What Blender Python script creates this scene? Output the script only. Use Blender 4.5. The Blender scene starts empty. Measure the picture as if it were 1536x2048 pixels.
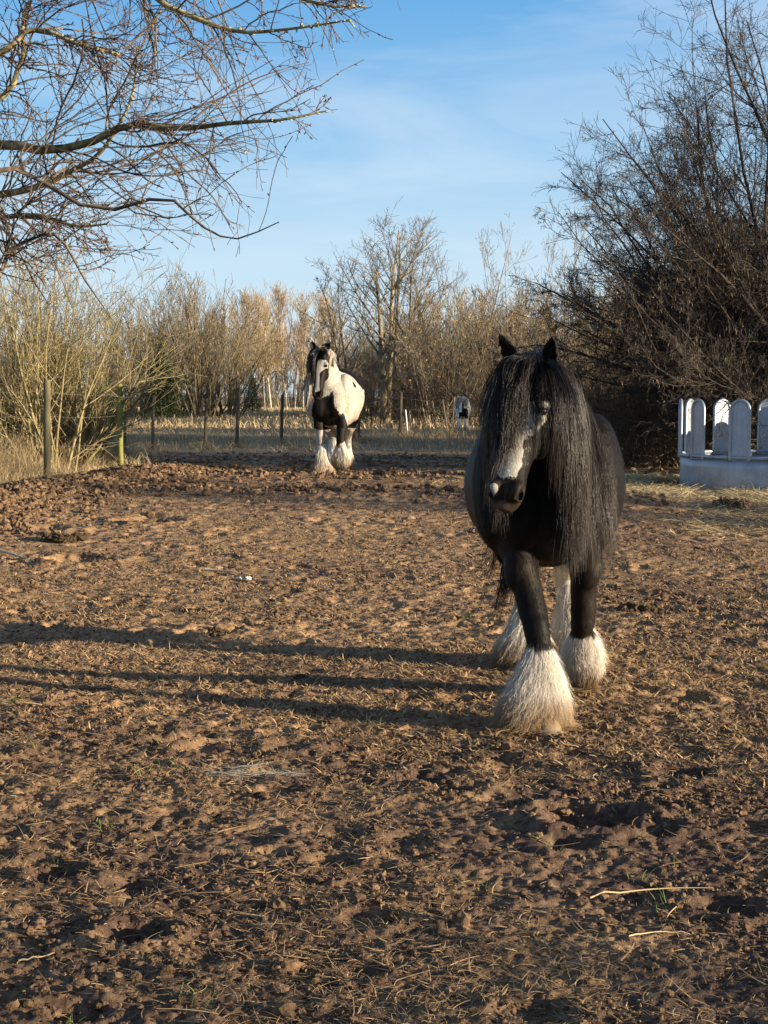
import bpy, math, random
import numpy as np
from mathutils import Vector, Matrix
from mathutils.bvhtree import BVHTree

random.seed(7)
RNG = np.random.default_rng(11)
SC = bpy.context.scene
COL = SC.collection
PI = math.pi

# ------------------------------------------------------------------ camera numbers
CAM_H, FPX, PITCH = 1.4, 3000.0, math.atan(234 / 3000.0)


def at(x, y, d):
    """point at distance d in front of the camera seen at photo pixel x, y"""
    u, v = (x - 768) / FPX, (1024 - y) / FPX
    c, s = math.cos(PITCH), math.sin(PITCH)
    dy, dz = c + v * s, -s + v * c
    k = d / dy
    return np.array([u * k, d, CAM_H + dz * k])


# ------------------------------------------------------------------ object helpers
def tag(o, label=None, cat=None, group=None, kind=None):
    if label: o['label'] = label
    if cat: o['category'] = cat
    if group: o['group'] = group
    if kind: o['kind'] = kind
    return o


def empty(name, loc=(0, 0, 0), rz=0.0, scale=1.0):
    o = bpy.data.objects.new(name, None)
    o.empty_display_size = 0.1
    COL.objects.link(o)
    o.location = loc
    o.rotation_euler = (0, 0, rz)
    o.scale = (scale,) * 3
    return o


def link(name, me, parent=None):
    o = bpy.data.objects.new(name, me)
    COL.objects.link(o)
    if parent is not None: o.parent = parent
    return o


def copy_tree(o, parent=None):
    c = o.copy()
    COL.objects.link(c)
    c.parent = parent
    for ch in list(o.children): copy_tree(ch, c)
    return c


class MB:
    """collects vertices, quads, triangles and per-vertex attributes for ONE mesh object"""
    def __init__(self):
        self.V, self.Q, self.T, self.A, self.n = [], [], [], {}, 0
        self.MQ, self.MT = [], []

    def add(self, V, Q=None, T=None, mat=0, **attrs):
        V = np.asarray(V, float).reshape(-1, 3)
        k = len(V)
        self.V.append(V)
        if Q is not None and len(Q):
            self.Q.append(np.asarray(Q, int) + self.n); self.MQ.append(np.full(len(Q), mat))
        if T is not None and len(T):
            self.T.append(np.asarray(T, int) + self.n); self.MT.append(np.full(len(T), mat))
        for a in attrs:
            self.A.setdefault(a, [])
        for a, lst in self.A.items():
            val = attrs.get(a, 0.0)
            have = sum(len(q) for q in lst)
            if have < self.n: lst.append(np.zeros(self.n - have))
            lst.append(np.broadcast_to(np.asarray(val, float), (k,)).copy())
        self.n += k
        return self

    def mesh(self, name, mats, smooth=True):
        me = bpy.data.meshes.new(name)
        V = np.concatenate(self.V)
        Q = np.concatenate(self.Q) if self.Q else np.zeros((0, 4), int)
        T = np.concatenate(self.T) if self.T else np.zeros((0, 3), int)
        nq, nt = len(Q), len(T)
        me.vertices.add(len(V))
        me.vertices.foreach_set('co', V.astype(np.float32).ravel())
        me.loops.add(nq * 4 + nt * 3)
        me.loops.foreach_set('vertex_index', np.concatenate([Q.ravel(), T.ravel()]).astype(np.int32))
        me.polygons.add(nq + nt)
        ls = np.concatenate([np.arange(nq) * 4, nq * 4 + np.arange(nt) * 3])
        me.polygons.foreach_set('loop_start', ls.astype(np.int32))
        mi = np.concatenate((self.MQ + self.MT) or [np.zeros(0)])
        me.polygons.foreach_set('material_index', mi.astype(np.int32))
        me.polygons.foreach_set('use_smooth', np.full(nq + nt, smooth))
        for a, lst in self.A.items():
            at_ = me.attributes.new(a, 'FLOAT', 'POINT')
            arr = np.concatenate(lst)
            if len(arr) < len(V): arr = np.concatenate([arr, np.zeros(len(V) - len(arr))])
            at_.data.foreach_set('value', arr.astype(np.float32))
        for m in (mats if isinstance(mats, (list, tuple)) else [mats]): me.materials.append(m)
        me.update()
        me.validate()
        return me

    def build(self, name, mats, parent=None, smooth=True):
        return link(name, self.mesh(name, mats, smooth), parent)


def norm(a):
    return a / np.maximum(np.linalg.norm(a, axis=-1, keepdims=True), 1e-9)


def tubes(P, R, S=3, cap=True):
    """P (N,K,3) polylines, R (N,K) radii -> vertices, quads of N tubes"""
    P = np.asarray(P, float); R = np.asarray(R, float)
    N, K = P.shape[:2]
    t = norm(np.gradient(P, axis=1))
    ref = np.zeros((N, 1, 3)); m = np.abs(t.mean(1))
    ref[np.arange(N), 0, np.argmin(m, axis=1)] = 1
    n = norm(np.cross(t, ref)); b = np.cross(t, n)
    a = np.arange(S) * 2 * PI / S
    V = P[:, :, None] + R[:, :, None, None] * (n[:, :, None] * np.cos(a)[:, None] + b[:, :, None] * np.sin(a)[:, None])
    idx = np.arange(N * K * S).reshape(N, K, S)
    j = np.roll(np.arange(S), -1)
    Q = np.stack([idx[:, :-1], idx[:, :-1][:, :, j], idx[:, 1:][:, :, j], idx[:, 1:]], -1).reshape(-1, 4)
    return V.reshape(-1, 3), Q


def ribbons(P, W, side):
    """flat blades: P (N,K,3), W (N,K) half widths, side (N,3)"""
    N, K = P.shape[:2]
    V = np.stack([P - side[:, None] * W[..., None], P + side[:, None] * W[..., None]], 2)
    idx = np.arange(N * K * 2).reshape(N, K, 2)
    Q = np.stack([idx[:, :-1, 0], idx[:, :-1, 1], idx[:, 1:, 1], idx[:, 1:, 0]], -1).reshape(-1, 4)
    return V.reshape(-1, 3), Q


def catmull(P, n):
    """resample stations (K,C) to n rows with a Catmull-Rom spline"""
    P = np.asarray(P, float)
    K = len(P)
    E = np.vstack([2 * P[0] - P[1], P, 2 * P[-1] - P[-2]])
    u = np.linspace(0, K - 1 - 1e-9, n)
    i = u.astype(int); f = (u - i)[:, None]
    p0, p1, p2, p3 = E[i], E[i + 1], E[i + 2], E[i + 3]
    return 0.5 * (2 * p1 + (p2 - p0) * f + (2 * p0 - 5 * p1 + 4 * p2 - p3) * f ** 2 + (3 * p1 - p0 - 3 * p2 + p3) * f ** 3)


# ------------------------------------------------------------------ noise
def _h(ix, iy, s):
    h = (ix.astype(np.int64) * 374761393 + iy.astype(np.int64) * 668265263 + s * 974634777) & 0xffffffff
    h = ((h ^ (h >> 13)) * 1274126177) & 0xffffffff
    return ((h ^ (h >> 16)) & 0xffff) / 65535.0


def vnoise(x, y, s=0):
    xi, yi = np.floor(x), np.floor(y)
    fx, fy = x - xi, y - yi
    fx = fx * fx * (3 - 2 * fx); fy = fy * fy * (3 - 2 * fy)
    a, b = _h(xi, yi, s), _h(xi + 1, yi, s)
    c, d = _h(xi, yi + 1, s), _h(xi + 1, yi + 1, s)
    return (a * (1 - fx) + b * fx) * (1 - fy) + (c * (1 - fx) + d * fx) * fy


def fbm(x, y, s=0, o=4):
    r, a, t = 0, 1.0, 0
    for k in range(o):
        r = r + a * vnoise(x, y, s + k * 17); t += a
        a *= .5; x = x * 2.03 + 7.1; y = y * 2.03 + 3.7
    return r / t


def sstep(a, b, x):
    t = np.clip((x - a) / (b - a), 0, 1)
    return t * t * (3 - 2 * t)


# ------------------------------------------------------------------ materials
class NT:
    def __init__(self, name):
        self.m = bpy.data.materials.new(name)
        self.m.use_nodes = True
        self.t = self.m.node_tree
        self.b = self.t.nodes['Principled BSDF']

    def n(self, kind, **kw):
        q = self.t.nodes.new(kind)
        for k, v in kw.items(): setattr(q, k, v)
        return q

    def l(self, a, b): self.t.links.new(a, b)

    def attr(self, name):
        return self.n('ShaderNodeAttribute', attribute_name=name).outputs['Fac']

    def coord(self, out='Object'):
        return self.n('ShaderNodeTexCoord').outputs[out]

    def noise(self, scale, detail=4, rough=.55, vec=None, out='Fac'):
        q = self.n('ShaderNodeTexNoise')
        q.inputs['Scale'].default_value = scale
        q.inputs['Detail'].default_value = detail
        q.inputs['Roughness'].default_value = rough
        self.l(vec if vec is not None else self.coord(), q.inputs['Vector'])
        return q.outputs[out]

    def ramp(self, fac, stops):
        q = self.n('ShaderNodeValToRGB')
        e = q.color_ramp.elements
        while len(e) < len(stops): e.new(.5)
        for i, (p, c) in enumerate(stops):
            e[i].position = p
            e[i].color = (c, c, c, 1) if isinstance(c, (int, float)) else (*c, 1)
        self.l(fac, q.inputs['Fac'])
        return q.outputs['Color']

    def mix(self, fac, a, b, blend='MIX'):
        q = self.n('ShaderNodeMix', data_type='RGBA', blend_type=blend)
        for s, v in ((q.inputs[0], fac), (q.inputs[6], a), (q.inputs[7], b)):
            if hasattr(v, 'is_linked'): self.l(v, s)
            elif isinstance(v, (int, float)): s.default_value = v if s == q.inputs[0] else (v, v, v, 1)
            else: s.default_value = (*v, 1)
        return q.outputs[2]

    def math(self, op, a, b=0.0, clamp=False):
        q = self.n('ShaderNodeMath', operation=op, use_clamp=clamp)
        for s, v in zip(q.inputs, (a, b)):
            if hasattr(v, 'is_linked'): self.l(v, s)
            else: s.default_value = v
        return q.outputs[0]

    def bump(self, h, strength=.3, dist=.01):
        q = self.n('ShaderNodeBump')
        q.inputs['Strength'].default_value = strength
        q.inputs['Distance'].default_value = dist
        self.l(h, q.inputs['Height'])
        self.l(q.outputs[0], self.b.inputs['Normal'])

    def base(self, c):
        s = self.b.inputs['Base Color']
        if hasattr(c, 'is_linked'): self.l(c, s)
        else: s.default_value = (*c, 1)

    def set(self, **kw):
        for k, v in kw.items():
            s = self.b.inputs[k.replace('_', ' ')]
            if hasattr(v, 'is_linked'): self.l(v, s)
            else: s.default_value = v
        return self


def bark(name, stops, scale=8, rough=.9, var=.35, bump=True):
    """bark and twig material: noise ramp, varied per branch by the attribute tint"""
    t = NT(name)
    c = t.ramp(t.noise(scale, 5), stops)
    k = t.math('MULTIPLY_ADD', t.attr('tint'), var * 2)
    k.node.inputs[2].default_value = 1 - var
    c = t.mix(1.0, c, k, 'MULTIPLY')
    t.base(c); t.set(Roughness=rough, Specular_IOR_Level=.2)
    return t.m


def straw_mat(name, a, b, rough=.7, trans=0.0):
    t = NT(name)
    t.base(t.mix(t.attr('tint'), a, b)); t.set(Roughness=rough, Specular_IOR_Level=.25)
    return t.m
# ------------------------------------------------------------------ camera, sun, sky
cam = bpy.data.cameras.new('camera')
cam.sensor_fit = 'VERTICAL'; cam.sensor_height = 36.0; cam.lens = 36.0 * FPX / 2048
cam.clip_start = 0.05; cam.clip_end = 3000
camo = bpy.data.objects.new('camera', cam)
COL.objects.link(camo)
camo.location = (0, 0, CAM_H)
camo.rotation_euler = (PI / 2 - PITCH, 0, 0)
SC.camera = camo

SUN_EL = math.radians(10.0)
SUN_AZ = math.radians(111.0)                      # clockwise from +Y: right of and behind the camera
SDIR = Vector((math.sin(SUN_AZ) * math.cos(SUN_EL), math.cos(SUN_AZ) * math.cos(SUN_EL), math.sin(SUN_EL)))
sun = bpy.data.lights.new('sun', 'SUN')
sun.energy = 5.0; sun.angle = math.radians(0.5); sun.color = (1.0, .82, .58)
suno = bpy.data.objects.new('sun', sun)
COL.objects.link(suno)
suno.rotation_euler = (-SDIR).to_track_quat('-Z', 'Y').to_euler()
suno.location = (20, -12, 12)

w = bpy.data.worlds.new('World'); SC.world = w
w.use_nodes = True
wt = w.node_tree
bg = wt.nodes['Background']
sky = wt.nodes.new('ShaderNodeTexSky')
sky.sky_type = 'NISHITA'; sky.sun_disc = False
sky.sun_elevation = SUN_EL; sky.sun_rotation = SUN_AZ
sky.altitude = 50; sky.air_density = 1.0; sky.dust_density = 0.6; sky.ozone_density = 1.6
tc = wt.nodes.new('ShaderNodeTexCoord')
mp = wt.nodes.new('ShaderNodeMapping')
mp.inputs['Scale'].default_value = (1.0, 1.0, 5.5); mp.inputs['Rotation'].default_value = (0.05, 0.12, .3)
wt.links.new(tc.outputs['Generated'], mp.inputs['Vector'])
nz = wt.nodes.new('ShaderNodeTexNoise')
nz.inputs['Scale'].default_value = 3.2; nz.inputs['Detail'].default_value = 7; nz.inputs['Roughness'].default_value = .55
nz.inputs['Distortion'].default_value = .6
wt.links.new(mp.outputs[0], nz.inputs['Vector'])
rp = wt.nodes.new('ShaderNodeValToRGB')
rp.color_ramp.elements[0].position = .40; rp.color_ramp.elements[0].color = (0, 0, 0, 1)
rp.color_ramp.elements[1].position = .74; rp.color_ramp.elements[1].color = (.55, .55, .55, 1)
wt.links.new(nz.outputs['Fac'], rp.inputs['Fac'])
mx = wt.nodes.new('ShaderNodeMix'); mx.data_type = 'RGBA'
wt.links.new(rp.outputs[0], mx.inputs[0])
# clear winter blue by height above the horizon, blended with the physical sky
sx = wt.nodes.new('ShaderNodeSeparateXYZ'); wt.links.new(tc.outputs['Generated'], sx.inputs[0])
gr = wt.nodes.new('ShaderNodeValToRGB')
ge = gr.color_ramp.elements
for _ in range(3): ge.new(.5)
for e, (p, c) in zip(ge, [(0, (.62, .78, .90)), (.075, (.52, .71, .88)), (.15, (.30, .56, .83)), (.26, (.105, .37, .74)), (.62, (.018, .075, .24))]):
    e.position = p; e.color = (*c, 1)
wt.links.new(sx.outputs['Z'], gr.inputs[0])
sc_ = wt.nodes.new('ShaderNodeMix'); sc_.data_type = 'RGBA'; sc_.blend_type = 'MULTIPLY'; sc_.inputs[0].default_value = 1
wt.links.new(gr.outputs[0], sc_.inputs[6]); sc_.inputs[7].default_value = (4.7, 4.7, 4.7, 1)
m0 = wt.nodes.new('ShaderNodeMix'); m0.data_type = 'RGBA'; m0.inputs[0].default_value = .88
wt.links.new(sky.outputs[0], m0.inputs[6]); wt.links.new(sc_.outputs[2], m0.inputs[7])
wt.links.new(m0.outputs[2], mx.inputs[6])
mx.inputs[7].default_value = (3.3, 3.75, 4.2, 1)   # thin cirrus veil
wt.links.new(mx.outputs[2], bg.inputs['Color'])
bg.inputs['Strength'].default_value = 0.087

SC.view_settings.view_transform = 'Standard'
SC.view_settings.look = 'None'
SC.view_settings.exposure = 1.42
SC.view_settings.gamma = 1.0
SC.cycles.use_denoising = True
SC.cycles.denoiser = 'OPENIMAGEDENOISE'
SC.cycles.max_bounces = 6
SC.cycles.diffuse_bounces = 3
SC.cycles.glossy_bounces = 3


# ------------------------------------------------------------------ ground
def mud_edge(y):
    """x of the left edge of the bare mud"""
    return np.interp(y, [0, 10, 17.5, 19, 21.5, 24, 30], [-5.2, -5.0, -4.75, -4.3, -3.75, -4.3, -9.0])


def mud_mask(x, y):
    e = mud_edge(y) + (fbm(x * 1.3, y * 1.3, 91, 3) - .5) * 1.0
    far = 37.0 + (fbm(x * .3, y * .0, 92, 3) - .5) * 5
    return sstep(-.25, .25, x - e) * (1 - sstep(-2.5, 2.5, y - far)) * (1 - sstep(9.0, 11.0, x))


def ground_low(x, y):
    z = .27 * sstep(8, 18.5, y) * (1 - sstep(24, 36, y)) * (1 - .30 * sstep(1.8, 4.2, x))
    e = mud_edge(y)
    # ridge of churned clods along the left verge, low bumps across the paddock
    z = z + .13 * np.exp(-((x - e - .75) / .55) ** 2) * sstep(11, 15, y) * (1 - sstep(21, 24, y))
    z = z + .07 * np.exp(-((y - 20.2 - .12 * x) / .5) ** 2) * sstep(-4.2, -3, x) * (1 - sstep(2, 4, x))
    z = z + .06 * np.exp(-((y - 17.2 + .1 * x) / .6) ** 2) * sstep(-4.5, -3, x) * (1 - sstep(2, 4, x))
    z = z + (fbm(x * .9, y * .9, 3, 2) - .5) * .035
    return z


# deep trodden holes
PITS = [(CAM_H * (px - 768) / (py - 790), CAM_H * FPX / (py - 790), r, dep) for px, py, r, dep in (
    (850, 1570, .15, .060), (905, 1592, .11, .05), (1185, 1652, .17, .060), (1330, 1670, .12, .05), (1240, 1650, .10, .05), (1150, 1706, .12, .045),
    (430, 1268, .16, .05), (150, 1142, .28, .08), (80, 1098, .30, .09), (300, 1078, .32, .09), (250, 1424, .12, .045), (600, 1500, .13, .05), (690, 1512, .10, .045),
    (1450, 1830, .10, .055), (270, 1890, .10, .05), (1000, 1525, .10, .04), (460, 1095, .22, .06), (330, 1490, .11, .04), (1040, 1100, .3, .06), (1380, 1560, .12, .05), (120, 1765, .1, .05))]


def ground_h(x, y):
    x = np.asarray(x, float); y = np.asarray(y, float)
    m = mud_mask(x, y)
    z = ground_low(x, y)
    near = 1 - sstep(14, 30, y)
    # hoof prints: random dents with a raised rim
    c = .27
    cx, cy = np.floor(x / c), np.floor(y / c)
    dz = np.zeros_like(x)
    for i in (-1, 0, 1):
        for j in (-1, 0, 1):
            gx, gy = cx + i, cy + j
            px = (gx + .15 + .7 * _h(gx, gy, 5)) * c; py = (gy + .15 + .7 * _h(gx, gy, 6)) * c
            on = (_h(gx, gy, 7) < .45) * (.35 + .65 * _h(gx, gy, 8))
            rr = np.hypot(x - px, (y - py) * (.8 + .5 * _h(gx, gy, 9))) / (.055 + .05 * _h(gx, gy, 10))
            dz += on * (-.032 * (1 - sstep(.45, 1.0, rr)) + .009 * np.exp(-((rr - 1.25) / .3) ** 2))
    rug = .55 + .9 * fbm(x * .55, y * .55, 33, 2)
    for (px, py, r, dep) in PITS:
        rr = np.hypot(x - px, (y - py) * 1.15) / r + (fbm(x * 7, y * 7, 95, 3) - .5) * 1.3
        dz = dz - dep * (1 - sstep(.35, .95, rr)) + dep * .35 * np.exp(-((rr - 1.2) / .3) ** 2)
    z = z + m * dz * (.4 + .6 * near) * rug
    k = x * .8 - y * .6; q = x * .6 + y * .8
    wx, wy = (fbm(x * 9, y * 9, 70, 2) - .5) * .12, (fbm(x * 9, y * 9, 71, 2) - .5) * .12
    b1 = fbm((x + wx) * 7.5, (y + wy) * 7.5, 40, 2)
    b1 = sstep(.40, .62, b1)                                   # trodden plates with broken edges
    b2 = fbm((k + wx) * 17, (q + wy) * 17, 44, 2)
    b2 = np.abs(b2 - .5) * 2
    b3 = fbm(x * 36, y * 36, 48, 2) - .5
    b4 = fbm(k * 75, q * 75, 49, 1) - .5
    z = z + m * rug * ((b1 - .5) * .010 + (b2 - .25) * .012 + b3 * .015 + b4 * .013 * (1 - sstep(8, 13, y)))
    z = z + (1 - m) * (fbm(x * 3, y * 3, 60, 3) - .5) * .08
    return z


def build_ground():
    rows = [-14.0]
    while rows[-1] < 2.8: rows.append(rows[-1] + max(.02, .12 * abs(2.8 - rows[-1])))
    while rows[-1] < 34: rows.append(rows[-1] + max(.0072, .0019 * rows[-1]))
    while rows[-1] < 900: rows.append(rows[-1] * 1.035)
    rows = np.array(rows)
    t = np.linspace(-1, 1, 451)
    out = 1 + np.cumsum(np.geomspace(.02, 1.2, 22))
    t = np.concatenate([-out[::-1], t, out])
    hw = .30 * np.clip(rows, 3.0, None) + .9
    Y, Tt = np.meshgrid(rows, t, indexing='ij')
    X = Tt * hw[:, None]
    big = np.abs(Tt) > 1
    X = np.where(big, np.sign(Tt) * (hw[:, None] + (np.abs(Tt) - 1) * (8 + .12 * np.abs(Y))), X)
    Z = ground_h(X, Y)
    V = np.stack([X, Y, Z], -1)
    n, k = X.shape
    i = np.arange(n * k).reshape(n, k)
    Q = np.stack([i[:-1, :-1], i[:-1, 1:], i[1:, 1:], i[1:, :-1]], -1).reshape(-1, 4)
    mb = MB()
    moist = (1 - sstep(4.2, 7.2, Y + (fbm(X * .8, Y * .8, 96, 3) - .5) * 3)) * .42 - sstep(6.5, 9, Y) * (1 - sstep(14.5, 17, Y)) * (1 - sstep(.0, 2.5, X)) * .30  # near-ground shade and mid-left sunlight painted into the mud colour, with damp
    for (px, py, r, dep) in PITS: moist = moist + .35 * (1 - sstep(.3, 1.1, np.hypot(X - px, Y - py) / r + (fbm(X * 9, Y * 9, 97, 3) - .5) * 1.2))
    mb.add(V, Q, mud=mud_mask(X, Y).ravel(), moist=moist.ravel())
    t = NT('mud_and_grass')
    P = t.coord('Object')
    big = t.noise(.75, 4, .6, P)
    fine = t.noise(26, 6, .65, P)
    mid = t.noise(5.5, 5, .6, P)
    dry = t.ramp(fine, [(.30, (.085, .056, .032)), (.50, (.295, .185, .100)), (.78, (.48, .325, .185))])
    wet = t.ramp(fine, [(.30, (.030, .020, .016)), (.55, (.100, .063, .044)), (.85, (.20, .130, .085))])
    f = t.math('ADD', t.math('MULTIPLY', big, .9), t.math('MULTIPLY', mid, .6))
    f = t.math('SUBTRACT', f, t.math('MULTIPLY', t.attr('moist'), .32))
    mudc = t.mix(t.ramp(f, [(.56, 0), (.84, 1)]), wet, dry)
    # scraps of trodden dry hay between the clods
    vv = t.n('ShaderNodeMapping'); vv.inputs['Scale'].default_value = (1, .45, 1); t.l(P, vv.inputs[0])
    litter = t.ramp(t.noise(60, 3, .7, vv.outputs[0]), [(.58, 0), (.68, .8)])
    mudc = t.mix(t.math('MULTIPLY', litter, t.ramp(mid, [(.42, 0), (.66, 1)])), mudc, (.33, .235, .125))
    gn = t.noise(2.0, 6, .7, P)
    grass = t.ramp(gn, [(.30, (.115, .085, .045)), (.52, (.27, .205, .11)), (.75, (.42, .32, .18))])
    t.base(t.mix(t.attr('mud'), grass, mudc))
    t.set(Roughness=.92, Specular_IOR_Level=.18)
    t.bump(t.math('ADD', t.math('MULTIPLY', fine, .6), t.noise(90, 4, .6, P)), .45, .010)
    o = mb.build('ground', t.m)
    o['kind'] = 'structure'
    return o


ground = build_ground()
# ------------------------------------------------------------------ horses
# local frame: x to the viewer's right, -y forward (towards the viewer), z up, origin on the ground
def loft(mb, rows, lateral=(1, 0, 0), S=28, n=40):
    """rows: x, y, z, half width along lateral, half height up, half height down -> one closed elliptical tube"""
    r = catmull(rows, n)
    P = r[:, :3]
    t = norm(np.gradient(P, axis=0))
    lat = np.asarray(lateral, float)
    a = norm(lat - t * (t @ lat)[:, None])
    b = np.cross(t, a)
    b = np.where((b[:, 2:3] < 0) & (np.abs(t[:, 2:3]) < .75), -b, b)
    th = np.arange(S) * 2 * PI / S
    c, s = np.cos(th), np.sin(th)
    w = np.maximum(r[:, 3], .004)
    hh = np.where(s[None] > 0, np.maximum(r[:, 4:5], .004), np.maximum(r[:, 5:6], .004))
    V = P[:, None] + a[:, None] * (w[:, None] * c)[..., None] + b[:, None] * (hh * s)[..., None]
    i = np.arange(n * S).reshape(n, S)
    j = np.roll(np.arange(S), -1)
    Q = np.stack([i[:-1], i[:-1][:, j], i[1:][:, j], i[1:]], -1).reshape(-1, 4)
    V = np.vstack([V.reshape(-1, 3), P[0] , P[-1]])
    k = n * S
    T = [(i[0, q], k, i[0, (q + 1) % S]) for q in range(S)] + [(i[-1, q], i[-1, (q + 1) % S], k + 1) for q in range(S)]
    mb.add(V, Q, T)


def blob(mb, c, r, S=14):
    """an ellipsoid"""
    u = np.linspace(0, PI, S)[1:-1]; v = np.arange(S) * 2 * PI / S
    V = np.stack([np.sin(u)[:, None] * np.cos(v), np.sin(u)[:, None] * np.sin(v), np.cos(u)[:, None] + 0 * v], -1)
    n = len(u)
    V = np.vstack([V.reshape(-1, 3), [0, 0, 1], [0, 0, -1]]) * np.asarray(r) + np.asarray(c)
    i = np.arange(n * S).reshape(n, S); j = np.roll(np.arange(S), -1)
    Q = np.stack([i[:-1], i[1:], i[1:][:, j], i[:-1][:, j]], -1).reshape(-1, 4)
    T = [(i[0, q], i[0, (q + 1) % S], n * S) for q in range(S)] + [(i[-1, (q + 1) % S], i[-1, q], n * S + 1) for q in range(S)]
    mb.add(V, Q, T)


def remesh(mb, voxel, smooth):
    """fuse overlapping closed shells into one continuous skin"""
    me = mb.mesh('skin', [])
    o = link('skin', me)
    r = o.modifiers.new('r', 'REMESH'); r.mode = 'VOXEL'; r.voxel_size = voxel; r.use_smooth_shade = True
    s = o.modifiers.new('s', 'SMOOTH'); s.factor = .5; s.iterations = smooth
    dg = bpy.context.evaluated_depsgraph_get()
    out = bpy.data.meshes.new_from_object(o.evaluated_get(dg))
    bpy.data.objects.remove(o); bpy.data.meshes.remove(me)
    return out


def coords(me):
    V = np.empty(len(me.vertices) * 3, np.float32); me.vertices.foreach_get('co', V)
    return V.reshape(-1, 3).astype(float)


def normals(me):
    N = np.empty(len(me.vertices) * 3, np.float32); me.vertices.foreach_get('normal', N)
    return N.reshape(-1, 3).astype(float)


def put_attr(me, name, val):
    a = me.attributes.get(name) or me.attributes.new(name, 'FLOAT', 'POINT')
    a.data.foreach_set('value', np.asarray(val, np.float32))


def n3(P, k, s=0):
    """cheap 3-d noise from three 2-d slices, 0..1"""
    return (fbm(P[:, 0] * k, P[:, 1] * k + P[:, 2] * k * .7, s, 3) + fbm(P[:, 1] * k, P[:, 2] * k, s + 5, 3) + fbm(P[:, 0] * k, P[:, 2] * k, s + 9, 3)) / 3


class Head:
    """frame of the head: a runs from poll to muzzle, n out of the face, l across"""
    def __init__(s, poll, pitch, yaw, roll=0.0, k=1.0):
        s.o = np.array(poll, float); s.k = k
        m = Matrix.Rotation(yaw, 3, 'Z') @ Matrix.Rotation(roll, 3, 'Y') @ Matrix.Rotation(-pitch, 3, 'X')
        s.l = np.array(m @ Vector((1, 0, 0))); s.a = np.array(m @ Vector((0, 0, -1))); s.n = np.array(m @ Vector((0, -1, 0)))

    def p(s, l, a, n):
        return s.o + s.k * (s.l * l + s.a * a + s.n * n)

    def inv(s, P):
        d = (P - s.o) / s.k
        return d @ s.l, d @ s.a, d @ s.n


HEAD = [  # along, centre out of face, half width, half depth to the face, half depth to the jaw
    (-.055, -.05, .045, .04, .05), (-.02, -.045, .076, .065, .085), (.05, -.045, .098, .078, .115), (.13, -.045, .110, .085, .130),
    (.19, -.047, .113, .084, .140), (.26, -.050, .098, .080, .140), (.33, -.045, .079, .072, .118), (.40, -.036, .067, .062, .088),
    (.47, -.028, .065, .056, .070), (.53, -.026, .069, .052, .062), (.572, -.029, .062, .044, .054), (.602, -.036, .046, .032, .040),
    (.620, -.040, .026, .016, .024)]


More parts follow.
